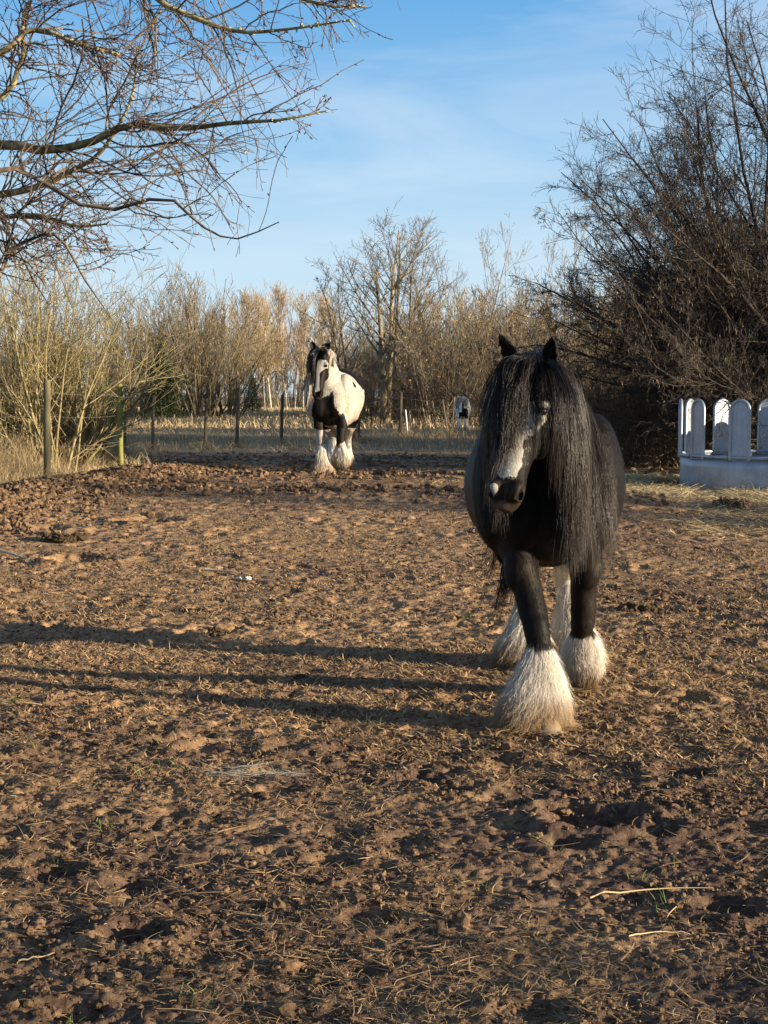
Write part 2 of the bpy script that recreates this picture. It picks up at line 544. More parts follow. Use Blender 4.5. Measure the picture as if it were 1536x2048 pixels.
def horse(name, label, loc, rz, scale, C, group=None):
    root = empty(name, loc, rz, scale)
    tag(root, label, 'horse', group)
    rg = np.random.default_rng(C['seed'])
    H = Head(C['poll'], C['pitch'], C['yaw'], C.get('roll', 0), C.get('head_k', 1.0))
    mb = MB()
    # trunk: breast to rump
    B = C.get('belly', 1.0)
    loft(mb, [(0, -.74, .98, .06, .08, .09), (0, -.71, .98, .17, .19, .20), (0, -.60, .985, .255, .29, .285), (0, -.42, 1.0, .30 * B, .37, .34),
              (0, -.15, .99, .34 * B, .385, .355), (0, .12, .965, .375 * B, .375, .36), (0, .35, .98, .375 * B, .39, .345),
              (0, .56, 1.03, .345, .385, .31), (0, .74, 1.05, .27, .31, .27), (0, .85, 1.05, .15, .20, .19), (0, .89, 1.05, .06, .08, .08)], S=40, n=60)
    # breast muscles, shoulder and haunch masses
    for s in (-1, 1):
        blob(mb, (s * .105, -.665, .93), (.125, .10, .17))
        blob(mb, (s * .20, -.46, 1.02), (.13, .20, .30))
        blob(mb, (s * .19, .55, .98), (.175, .27, .33))
    # neck
    pk = H.p(0, .03, -.12)
    nb = np.array([C.get('neck_x', 0), -.44, 1.13])
    m1 = nb * .66 + pk * .34 + np.array([0, .03, .05]); m2 = nb * .3 + pk * .7 + np.array([0, .05, .055])
    NW = C.get('neck_w', 1.0)
    rows = [(*(nb + (0, .16, -.06)), .24, .22, .30), (*nb, .215 * NW, .235, .29), (*m1, .155 * NW, .20, .225), (*m2, .115 * NW, .165, .165), (*pk, .085, .115, .10), (*(pk + H.n * .06), .05, .06, .05)]
    loft(mb, rows, S=30, n=36)
    crest_rows = catmull(rows, 40)
    # head
    r = catmull(HEAD, 40)
    th = np.arange(30) * 2 * PI / 30
    V = []
    for (a_, c_, w_, d1, d2) in r:
        cs, sn = np.cos(th), np.sin(th)
        sq = np.sign(cs) * np.abs(cs) ** .85                    # a slightly boxy section
        V.append(H.o + H.k * (H.l * (w_ * sq)[:, None] + H.a * a_ + H.n * (c_ + np.where(sn > 0, d1, d2) * sn)[:, None]))
    V = np.array(V); n_, S_ = V.shape[:2]
    i = np.arange(n_ * S_).reshape(n_, S_); j = np.roll(np.arange(S_), -1)
    Q = np.stack([i[:-1], i[1:], i[1:][:, j], i[:-1][:, j]], -1).reshape(-1, 4)
    V = np.vstack([V.reshape(-1, 3), V[0].mean(0), V[-1].mean(0)]); k = n_ * S_
    T = [(i[0, q], i[0, (q + 1) % S_], k) for q in range(S_)] + [(i[-1, (q + 1) % S_], i[-1, q], k + 1) for q in range(S_)]
    mb.add(V, Q, T)
    K = H.k
    for s in (-1, 1):
        blob(mb, H.p(s * .088, .165, .006), (.030 * K,) * 3); blob(mb, H.p(s * .086, .218, -.002), (.024 * K,) * 3)                 # brow over the eye
        blob(mb, H.p(s * .070, .27, -.115), (.040 * K, .065 * K, .075 * K))  # cheek
        blob(mb, H.p(s * .047, .550, .010), (.032 * K, .038 * K, .044 * K))  # nostril wing
    blob(mb, H.p(0, .580, -.078), (.030 * K, .030 * K, .026 * K))            # chin
    blob(mb, H.p(0, .594, -.030), (.044 * K, .028 * K, .028 * K))            # upper lip
    # ears: cupped leaves, a crescent in section
    for s, (ax, tw) in zip((-1, 1), C['ears']):
        base = H.p(s * .066, .0, -.02)
        up = norm(np.array(ax, float)); face = np.array([math.sin(tw), -math.cos(tw), .0]); face = norm(face - up * (face @ up)); lat = np.cross(up, face)
        L = C.get('ear_l', .155) * K
        pts = []
        prof = [(0, .030), (.12, .036), (.3, .043), (.5, .041), (.7, .031), (.86, .018), (1.0, .005)]
        for t_, w_ in prof:
            w_ *= K
            a_ = np.linspace(-1.35, 1.35, 9)
            dpt = .030 * K * (1 - t_ * .7) * min(1, .35 + t_ * 2)
            outer = [base + up * L * t_ + lat * w_ * math.sin(q) - face * (math.cos(q)) * w_ * .9 for q in a_]
            th_ = .011 * K
            inner = [base + up * L * t_ + lat * (w_ - th_ * .5) * math.sin(q) * .9 - face * (math.cos(q) * w_ * .9 - th_ - (0 if t_ > .1 else .02)) for q in a_[::-1]]
            pts.append(outer + inner)
        V = np.array(pts); n_, S_ = V.shape[:2]
        i = np.arange(n_ * S_).reshape(n_, S_); j = np.roll(np.arange(S_), -1)
        Q = np.stack([i[:-1], i[:-1][:, j], i[1:][:, j], i[1:]], -1).reshape(-1, 4)
        c0, c1 = V[0].mean(0), V[-1].mean(0)
        V = np.vstack([V.reshape(-1, 3), c0, c1]); k = n_ * S_
        T = [(i[0, (q + 1) % S_], i[0, q], k) for q in range(S_)] + [(i[-1, q], i[-1, (q + 1) % S_], k + 1) for q in range(S_)]
        mb.add(V, Q, T)
    # legs
    hoofs, bells = [], []
    for key, L in C['legs'].items():
        fr = key[0] == 'f'
        s = -1 if key[1] == 'l' else 1
        if fr:
            S0 = (s * .155, -.50, 1.05)
            el, kn, fe, ho = L
            pts = [(*S0, .12, .16, .16), (s * .16, -.48, .88, .115, .15, .15), (*el, .082, .115, .115),
                   *[(*(np.array(el) * .5 + np.array(kn) * .5), .060, .072, .072)], (*kn, .058, .062, .062),
                   *[(*(np.array(kn) * .5 + np.array(fe) * .5), .046, .050, .050)], (*fe, .050, .056, .056), (*ho, .045, .05, .05)]
        else:
            S0 = (s * .17, .52, 1.02)
            st, hk, fe, ho = L
            pts = [(*S0, .155, .23, .22), (*st, .125, .18, .17), *[(*(np.array(st) * .5 + np.array(hk) * .5), .080, .105, .105)],
                   (*hk, .058, .080, .075), *[(*(np.array(hk) * .5 + np.array(fe) * .5), .046, .056, .056)], (*fe, .050, .058, .058), (*ho, .046, .052, .052)]
        loft(mb, pts, S=22, n=36)
        if fr:
            kq = np.array(kn, float)
            blob(mb, kq + (0, -.022, .005), (.052, .046, .068)); blob(mb, kq + (0, .03, -.01), (.040, .040, .05))
            eq = np.array(el, float)
            blob(mb, eq * .72 + kq * .28 + (s * .012, -.02, .02), (.070, .075, .13))
        else:
            hq = np.array(hk, float)
            blob(mb, hq + (0, .05, .02), (.036, .045, .06))
        hoofs.append((key, np.array(fe), np.array(ho)))
    me = remesh(mb, C.get('voxel', .010), C.get('smooth', 5))
    me.name = name + '_body'
    V = coords(me); N = normals(me)
    # nostrils, mouth line and eye sockets pressed into the skin
    hl, ha, hn = H.inv(V)
    dark = np.zeros(len(V))
    for s in (-1, 1):
        q = np.hypot((ha - .553 - (hn - .02) * .35) / .034, (hn - .014) / .028)
        m = (np.sign(hl) == s) * (np.abs(hl) > .018) * (np.abs(hl) < .09) * (1 - sstep(.55, 1.1, q))
        V -= (H.l * s * .55 + H.n * .5 - H.a * .35) * (m * .046 * K)[:, None]
        dark = np.maximum(dark, m)
        q = np.hypot((ha - .192) / .020, (hn - .018) / .014)
        m = (np.sign(hl) == s) * (np.abs(hl) > .07) * (1 - sstep(.5, 1.1, q)) * (np.abs(ha - .19) < .05)
        V -= H.l * s * (m * .010 * K)[:, None]
        dark = np.maximum(dark, m * .9)
    mouth = np.exp(-((hn + .048 + .25 * (ha - .60)) / .006) ** 2) * sstep(.50, .54, ha) * (ha < .64) * (np.abs(hl) < .1)
    V -= N * (mouth * .006 * K)[:, None]
    dark = np.maximum(dark, mouth * .7)
    # soft muscle relief
    V += N * ((n3(V, 5.0, 3) - .5) * .022 + (n3(V, 13.0, 4) - .5) * .016 * (V[:, 2] < .8))[:, None] * (1 - ((ha > -.1) & (ha < .7) & (np.abs(hl) < .13) & (np.abs(hn) < .2)) * .8)[:, None]
    me.vertices.foreach_set('co', V.astype(np.float32).ravel())
    me.update()
    N = normals(me)
    white, dirt, pink = C['coat'](V, (hl, ha, hn), H)
    put_attr(me, 'white', white); put_attr(me, 'dirt', dirt); put_attr(me, 'dark', dark); put_attr(me, 'pink', pink)
    me.materials.append(C['coat_mat'])
    body = link('body', me, root)
    bvh = BVHTree.FromPolygons([tuple(v) for v in V], [tuple(p.vertices) for p in me.polygons])

    # eyes
    for s in (-1, 1):
        e = MB(); blob(e, H.p(s * .0875, .192, .014), (.0205 * K,) * 3, 16)
        e.build('eye', MAT['eye'], root)

    # short winter coat: one thin triangle per hair, lying back along the skin
    nf = C.get('fur', 0)
    if nf:
        tri = np.array([p.vertices[:3] for p in me.polygons])
        quad = np.array([p.vertices[3] if len(p.vertices) == 4 else p.vertices[2] for p in me.polygons])
        A, B_, Cc, D = V[tri[:, 0]], V[tri[:, 1]], V[tri[:, 2]], V[quad]
        area = np.linalg.norm(np.cross(Cc - A, D - B_), axis=1) / 2
        fi = rg.choice(len(area), nf, p=area / area.sum())
        u, v = rg.random((2, nf, 1))
        P = A[fi] * (1 - u) * (1 - v) + B_[fi] * u * (1 - v) + Cc[fi] * u * v + D[fi] * (1 - u) * v
        Nn = norm(N[tri[fi, 0]] + N[tri[fi, 2]])
        l_, a_, n_ = H.inv(P)
        onhead = (a_ > .0) & (a_ < .66) & (np.abs(l_) < .13) & (np.abs(n_ + .04) < .19)
        keep = ~(onhead & (a_ > .50)) & (rg.random(nf) < np.where(onhead, .8, 1))
        dwn = np.where(onhead[:, None], H.a[None] * 1.0, np.array([[0, .45, -1.0]]))
        dwn = dwn + rg.normal(0, .22, (nf, 3))
        dwn = norm(dwn - Nn * (dwn * Nn).sum(1, keepdims=True))
        dr = norm(dwn + Nn * rg.uniform(.08, .32, (nf, 1)))
        Ln = C.get('fur_len', .018) * rg.uniform(.5, 1.3, (nf, 1)) * np.where(onhead, .55, 1)[:, None]
        sd = norm(np.cross(dr, Nn)) * (C.get('fur_w', .0009))
        T0 = P - Nn * .001
        Vv = np.stack([T0 - sd, T0 + sd, T0 + dr * Ln], 1)[keep]
        f = MB()
        kk = len(Vv)
        rep = lambda x: np.repeat(x[keep], 3)
        w_ = white[tri[fi, 0]]
        f.add(Vv.reshape(-1, 3), None, np.arange(kk * 3).reshape(-1, 3), tint=rep(rg.random(nf)), white=rep(w_), dirt=rep(dirt[tri[fi, 0]]), pink=rep(pink[tri[fi, 0]] * 0))
        f.build('coat_hair', MAT['coat_fur'], root)

    # feathered lower legs: a bell of long hair over each hoof
    for (key, fe, ho) in hoofs:
        bell = C['bells'][key]
        top, bot, prof, flare = np.array(bell['top'], float), np.array(bell['bot'], float), bell['prof'], np.array(bell.get('flare', (0, 0, 0)), float)
        nn = 26
        tt = np.linspace(0, 1, nn)
        axis = top[None] * (1 - tt[:, None]) + bot[None] * tt[:, None] + np.array(bell.get('bow', (0, 0, 0)))[None] * (4 * tt * (1 - tt))[:, None]
        rad = np.interp(tt, np.linspace(0, 1, len(prof)), prof)
        rad = catmull(np.array(prof)[:, None], nn)[:, 0]
        S = 36
        th = np.arange(S) * 2 * PI / S
        lump = 1 + .48 * (.5 * np.sin(th * 2 + hash_(key))[None] * tt[:, None] + fbm(np.cos(th)[None] * 1.6 + 9 * hash_(key), np.sin(th)[None] * 1.6 + tt[:, None] * 2.5, 5, 3) - .5) * sstep(.1, .4, tt)[:, None]
        Rr = rad[:, None] * lump * .90
        Vb = axis[:, None] + Rr[..., None] * np.stack([np.cos(th), np.sin(th), 0 * th], -1)[None] + flare[None, None] * ((tt ** 2)[:, None] * (0.5 - .5 * np.cos(th - bell.get('fdir', PI)))[None])[..., None]
        Vb[..., 2] += .075 * (tt ** 3)[:, None] * fbm(np.cos(th)[None] * 2.4 + 3 + hash_(key), np.sin(th)[None] * 2.4 + 0 * tt[:, None], 8, 2)
        i = np.arange(nn * S).reshape(nn, S); j = np.roll(np.arange(S), -1)
        Q = np.stack([i[:-1], i[1:], i[1:][:, j], i[:-1][:, j]], -1).reshape(-1, 4)
        f = MB()
        dz = C['feather_dirt']
        fw = C.get('feather_white', lambda P: np.ones(len(P)))
        zb = Vb.reshape(-1, 3)[:, 2]
        f.add(Vb.reshape(-1, 3), Q, tint=.45, white=fw(Vb.reshape(-1, 3)), dirt=dz(Vb.reshape(-1, 3)), pink=0)
        ns = int(bell.get('n', C.get('feather_n', 1500)))
        nl = max(12, ns // 26)
        lt, lth = rg.random(nl) ** .8 * .82, rg.random(nl) * 2 * PI      # locks
        who = rg.integers(0, nl, ns)
        t0 = np.clip(lt[who] + rg.normal(0, .07, ns), .0, .9)
        th0 = lth[who] + rg.normal(0, .16, ns)
        Kp = 9
        ln = rg.uniform(.22, .58, ns) * rg.uniform(.75, 1.2, nl)[who]
        s_ = np.linspace(0, 1, Kp)
        ts = t0[:, None] + ln[:, None] * s_
        thk = th0[:, None] * (1 - .35 * s_) + lth[who][:, None] * .35 * s_ + (rg.normal(0, .12, (ns, 1)) * s_) + (rg.uniform(.03, .14, nl)[who][:, None] * np.sin(rg.random(nl)[who][:, None] * 6.3 + s_ * rg.uniform(4, 8, nl)[who][:, None]) + .04 * np.sin(rg.random((ns, 1)) * 6.3 + s_ * 9)) * s_
        tc_ = np.clip(ts, 0, 1)
        ax_ = np.stack([np.interp(tc_, tt, axis[:, q]) for q in range(3)], -1)
        rr = np.interp(tc_, tt, rad) * (1 + .17 * np.sin(thk * 2 + hash_(key)) * tc_ * .5 * 2)
        fly = (rg.random((ns, 1)) < .2) * rg.uniform(.05, .34, (ns, 1))
        off = rr * (.90 + rg.uniform(0, .10, (ns, 1)) + (rg.uniform(-.03, .10, (ns, 1)) + rg.uniform(-.06, .20, nl)[who][:, None] + fly) * s_ ** 1.5)
        Ps = ax_ + off[..., None] * np.stack([np.cos(thk), np.sin(thk), 0 * thk], -1)
        Ps += flare * ((tc_ ** 2) * (0.5 - .5 * np.cos(thk - bell.get('fdir', PI))))[..., None] * (1 + .25 * s_)[None, :, None]
        Ps[..., 2] -= np.clip(ts - 1, 0, 1) * abs(top[2] - bot[2]) * .8
        Ps[..., :2] += np.clip(ts - 1, 0, 1)[..., None] * .12 * np.stack([np.cos(thk), np.sin(thk)], -1)
        Ps[..., 2] = np.maximum(Ps[..., 2], bell.get('floor', .012) + .012 * rg.random((ns, 1)))
        wd = C.get('feather_w', .0009)
        Rs = wd * rg.uniform(.6, 1.3, (ns, 1)) * (1 - .75 * s_)
        Vs, Qs = tubes(Ps, Rs, 3)
        tint = np.clip(rg.normal(.5, .16, ns) * .5 + .5 * rg.random(nl)[who], 0, 1)
        f.add(Vs, Qs, tint=np.repeat(tint, Kp * 3), white=fw(Vs), dirt=dz(Vs), pink=0)
        f.build('leg_feather', C['feather_mat'], root)
        # hoof
        hv = MB()
        hz = bell.get('hoof', None)
        if hz:
            p0 = np.array(hz['top'], float); p1 = np.array(hz['toe'], float)
            S = 20; th = np.arange(S) * 2 * PI / S
            rings = []
            for u, r0 in ((0, .045), (.15, .050), (.9, .062), (1.0, .060), (1.0, .0)):
                c = p0 * (1 - u) + p1 * u
                rings.append(c + np.stack([np.cos(th) * r0, np.sin(th) * r0 * 1.1, 0 * th], -1))
            Vh = np.array(rings); i = np.arange(5 * S).reshape(5, S); j = np.roll(np.arange(S), -1)
            hv.add(Vh.reshape(-1, 3), np.stack([i[:-1], i[1:], i[1:][:, j], i[:-1][:, j]], -1).reshape(-1, 4))
            hv.build('hoof', MAT['hoof'], root)

    # hair: guides fall under gravity, slide over the skin, then carry many strands each
    def fall(p, v, L, Kp=18, sag=.75, lift=.012, wind=(0, 0, 0)):
        out = [np.array(p)]
        v = norm(np.array(v, float)); ds = L / (Kp - 1)
        for _ in range(Kp - 1):
            v = norm(v + np.array([wind[0], wind[1], -sag + wind[2]]) * ds * 9)
            q = out[-1] + v * ds
            hit = bvh.find_nearest(Vector(q))
            if hit[0] is not None:
                c, nn_ = np.array(hit[0]), np.array(hit[1])
                dpt = (q - c) @ nn_
                if dpt < lift:
                    q = q + nn_ * (lift - dpt)
                    v = norm(v - nn_ * min(0, v @ nn_))
            out.append(q)
        return np.array(out)

    def lock(mbh, guides, per, spread, wd, frizz=.006, Kp=None, tipmul=.45, white=0.0, wave=1.0, smooth_=10):
        G = np.array(guides); g, Kp = G.shape[:2]
        for _ in range(smooth_): G[:, 1:-1] = .25 * G[:, :-2] + .5 * G[:, 1:-1] + .25 * G[:, 2:]
        sw_ = np.linspace(0, 1, Kp)[None]
        for q, am in ((0, .020), (1, .016)):
            G[..., q] += np.sin(rg.random((g, 1)) * 6.3 + sw_ * rg.uniform(2.5, 7, (g, 1))) * am * sw_ * rg.uniform(.2, 1.6, (g, 1)) * wave
        who = np.repeat(np.arange(g), per); ns = g * per
        s_ = np.linspace(0, 1, Kp)
        off = rg.normal(0, 1, (ns, 1, 3)) * spread * (1 - (1 - tipmul) * s_)[None, :, None] * (.5 + .5 * np.minimum(1, s_ * 6))[None, :, None]
        fr = np.zeros((ns, Kp, 3))
        for q in range(3):
            ph, fq = rg.random((ns, 1)) * 6.3, rg.uniform(2, 6, (ns, 1))
            fr[..., q] = np.sin(ph + s_ * fq) * frizz * (.2 + s_) * rg.random((ns, 1)) * 1.6
        P = G[who] + off + fr
        cut = rg.uniform(.55, 1.0, (ns, 1)) ** .7                   # uneven ends
        idx = s_[None] * (Kp - 1) * cut
        i0 = np.clip(idx.astype(int), 0, Kp - 2); f_ = (idx - i0)[..., None]
        rr = np.arange(ns)[:, None]
        P = P[rr, i0] * (1 - f_) + P[rr, i0 + 1] * f_
        R = wd * rg.uniform(.6, 1.3, (ns, 1)) * (1 - .7 * s_ ** 2)
        Vs, Qs = tubes(P, R, 3)
        gl = rg.random(g)
        tint = np.clip(.55 * gl[who] + .45 * rg.random(ns), 0, 1)
        wv = np.asarray(white, float)
        wv = np.repeat(wv, per) if wv.ndim else np.full(ns, float(wv))
        age = np.tile(np.repeat(s_, 3), ns)
        mbh.add(Vs, Qs, tint=np.repeat(tint, Kp * 3), white=np.repeat(wv, Kp * 3), dirt=age * .5, pink=0)

    # crest line of the neck, from withers up to the poll
    cr = crest_rows[6:]
    tcr = norm(np.gradient(cr[:, :3], axis=0)); lat = np.array([1, 0, 0.])
    bup = np.cross(norm(lat - tcr * (tcr @ lat)[:, None]), tcr); bup = np.where(bup[:, 2:3] < 0, -bup, bup)
    crest = cr[:, :3] + bup * cr[:, 4:5] * .93
    up_ = bup
    mane = MB()
    for M in C['mane']:
        G, wv = [], []
        for _ in range(M['n']):
            u = rg.uniform(*M['u']) * (len(crest) - 1)
            i0 = int(min(u, len(crest) - 2)); f_ = u - i0
            p = crest[i0] * (1 - f_) + crest[i0 + 1] * f_
            nu = up_[i0]
            sd = M['side']
            p = p + np.array([sd * rg.uniform(-.01, .03), 0, 0]) + nu * rg.uniform(-.01, .015)
            v = np.array([sd * rg.uniform(*M.get('out', (.5, 1.1))), rg.uniform(*M.get('fwd', (-.45, .15))), rg.uniform(*M.get('up', (.15, .5)))])
            G.append(fall(p, v, rg.uniform(*M['len']), lift=rg.uniform(.010, M.get('puff', .05)), sag=M.get('sag', .75), wind=M.get('wind', (0, 0, 0))))
            wv.append(float(rg.random() < M.get('white', 0)) if not callable(M.get('white')) else M['white'](p, rg))
        lock(mane, G, M['per'], M.get('spread', .012), M.get('w', .0016), M.get('frizz', .008), tipmul=M.get('tip', .6), white=wv)
    mane.build('mane', C['hair_mat'], root)
    fl = MB()
    for M in C['forelock']:
        G, wv = [], []
        for _ in range(M['n']):
            p = H.p(rg.uniform(*M['l']), rg.uniform(*M.get('a', (-.05, .02))), rg.uniform(.0, .03))
            v = H.n * rg.uniform(.5, .9) + H.l * rg.uniform(*M['dir']) + np.array([0, 0, .25])
            G.append(fall(p, v, rg.uniform(*M['len']), lift=rg.uniform(.008, M.get('puff', .025)), sag=M.get('sag', .8)))
            wv.append(float(rg.random() < M.get('white', 0)))
        lock(fl, G, M['per'], M.get('spread', .009), M.get('w', .0014), M.get('frizz', .006), tipmul=M.get('tip', .5), white=wv)
    fl.build('forelock', C['hair_mat'], root)
    tl = MB()
    G = []
    T_ = C['tail']
    for _ in range(T_['n']):
        p = np.array([rg.normal(0, .02), .87 + rg.uniform(0, .02), 1.18 + rg.uniform(-.05, .03)])
        L = rg.uniform(*T_['len']); Kp = 16
        s_ = np.linspace(0, 1, Kp)[:, None]
        sw = np.array(T_['swing'], float) + rg.normal(0, 1, 3) * np.array([.07, .05, 0])
        G.append(p + np.array([0, .12, .03]) * np.sin(np.minimum(s_ * 3, 1) * PI / 2) + np.array([0, 0, -1.]) * L * s_ ** 1.1 + sw * s_ ** 1.2)
    lock(tl, G, T_['per'], .012, .0018, .010, tipmul=1.0, white=T_.get('white', 0.0))
    tl.build('tail', C['hair_mat'], root)
    for W in C.get('extra', []): W(root, body, H, rg, lock, fall)
    return root, H


def hash_(s):
    return sum(ord(c) * (i + 3) for i, c in enumerate(s)) % 97 / 9.7


# materials
MAT = {}


def coat_material(name, black, hair=False, rough=.5, spec=.35, black2=None, dust=(.045, .031, .021), white=((.25, .232, .205), (.36, .338, .30))):
    t = NT(name)
    wv = t.attr('white')
    if not hair:
        e = t.math('ADD', wv, t.math('MULTIPLY', t.math('SUBTRACT', t.noise(38, 4, .6), .5), .22))
        wv = t.ramp(e, [(.44, 0), (.56, 1)])
    nz_ = t.noise(7, 4, .6)
    bl = t.mix(t.ramp(nz_, [(.4, 0), (.75, 1)]), black, black2 or black)
    if hair: bl = t.mix(t.attr('tint'), black, black2 or black)
    bl = t.mix(t.math('MULTIPLY', t.attr('dirt'), .8, True), bl, dust)
    wc = t.ramp(nz_, [(.3, white[0]), (.7, white[1])])
    if hair: wc = t.mix(t.attr('tint'), (.62, .575, .50), (.84, .79, .71))
    d = t.attr('dirt')
    wc = t.mix(t.math('MULTIPLY', d, .9, True), wc, (.30, .185, .085))
    c = t.mix(wv, bl, wc)
    c = t.mix(t.attr('pink'), c, (.42, .25, .20))
    if not hair:
        c = t.mix(t.attr('dark'), c, (.004, .003, .0027))
        t.bump(t.noise(150, 3, .7), .35, .004)
    t.base(c)
    t.set(Roughness=rough, Specular_IOR_Level=spec)
    return t.m


MAT['coat'] = coat_material('black_coat', (.0035, .003, .0028), rough=.6, spec=.14, black2=(.006, .0048, .004))
MAT['coat_far'] = coat_material('white_horse_coat', (.004, .0035, .003), rough=.6, spec=.15, white=((.62, .61, .58), (.78, .77, .74)))
MAT['coat_hair'] = coat_material('black_hair', (.0035, .003, .0028), True, .36, .5, black2=(.0095, .0070, .0052), dust=(.034, .019, .011))
MAT['coat_fur'] = coat_material('black_fur', (.0035, .003, .0028), True, .5, .17, black2=(.009, .007, .0055))
MAT['feather'] = coat_material('feather_hair', (.012, .010, .009), True, .6, .3)
t = NT('eye'); t.base((.008, .005, .004)); t.set(Roughness=.06, Specular_IOR_Level=.6, Coat_Weight=.6); MAT['eye'] = t.m
t = NT('hoof_horn'); t.base(t.ramp(t.noise(14, 4), [(.35, (.12, .08, .045)), (.7, (.25, .18, .10))])); t.set(Roughness=.6); MAT['hoof'] = t.m
# ------------------------------------------------------------------ the black horse walking up to the camera
def black_coat(V, hd, H):
    hl, ha, hn = hd
    x, y, z = V.T
    white = np.zeros(len(V)); dirt = np.zeros(len(V)); pink = np.zeros(len(V))
    nz = n3(V, 14, 21)
    # white lower legs
    fl = (y < .2)
    cutf = np.where(x < .03, .345, .325)
    white = np.where(fl & (z < .8), 1 - sstep(-.02, .02, z - cutf - (nz - .5) * .10), white)
    white = np.where((~fl) & (z < .9), 1 - sstep(-.02, .02, z - (.56 + (nz - .5) * .14) - np.where(np.abs(x) > .18, -.08, .04)), white)
    inh = (ha > .0) & (ha < .66) & (np.abs(hl) < .14) & (np.abs(hn + .04) < .2)
    # blaze down the nose, a patch round the eye on the lit side, snip on the upper lip
    bl = (1 - sstep(.034, .050, np.abs(hl + .002 + (nz - .5) * .09))) * sstep(.16, .30, ha + (nz - .5) * .25) * (1 - sstep(.485, .505, ha + (nz - .5) * .06)) * sstep(-.02, .0, hn)
    ey = 1 - sstep(.75, 1.15, np.hypot((ha - .225 + (nz - .5) * .05) / .085, (hn - .020) / .030)); ey = ey * (hl > .03) * (nz > .36)
    ck = (1 - sstep(.7, 1.1, np.hypot((ha - .385) / .05, (hl - .06) / .03))) * (hn > -.06) * .30
    sn = (1 - sstep(.7, 1.2, np.hypot((ha - .556 + (nz - .5) * .05) / .028, (hl + .050 + (nz - .5) * .06) / .020))) * (hn > -.03)
    white = np.where(inh, np.maximum.reduce([bl, ey, sn, ck * (nz > .45)]), white)
    pk = (1 - sstep(.6, 1.2, np.hypot((ha - .612) / .022, (hl + .012) / .04))) * (hn > -.09) * (hn < .02)
    chin = sstep(.575, .61, ha) * (hn < -.04)
    pink = np.where(inh, pk * .14, 0)
    dirt = np.where(inh, .75 * sstep(.49, .56, ha) * (.35 + nz), np.clip((n3(V, 6, 77) - .46) * 3, 0, 1) * (.25 + .6 * (1 - sstep(.35, .95, z)))) * (white < .5)
    return white, dirt, pink


def fdirt(P):
    nz = n3(P, 9, 31)
    return np.clip((1 - sstep(.03, .19, P[:, 2] + (nz - .5) * .16)) * 1.0, 0, 1)


def black_fw(P):
    nz = n3(P, 22, 51)
    return (P[:, 2] < np.where(P[:, 1] < .2, np.where(P[:, 0] < .05, .335, .318), .62) + (nz - .5) * .13) * 1.0


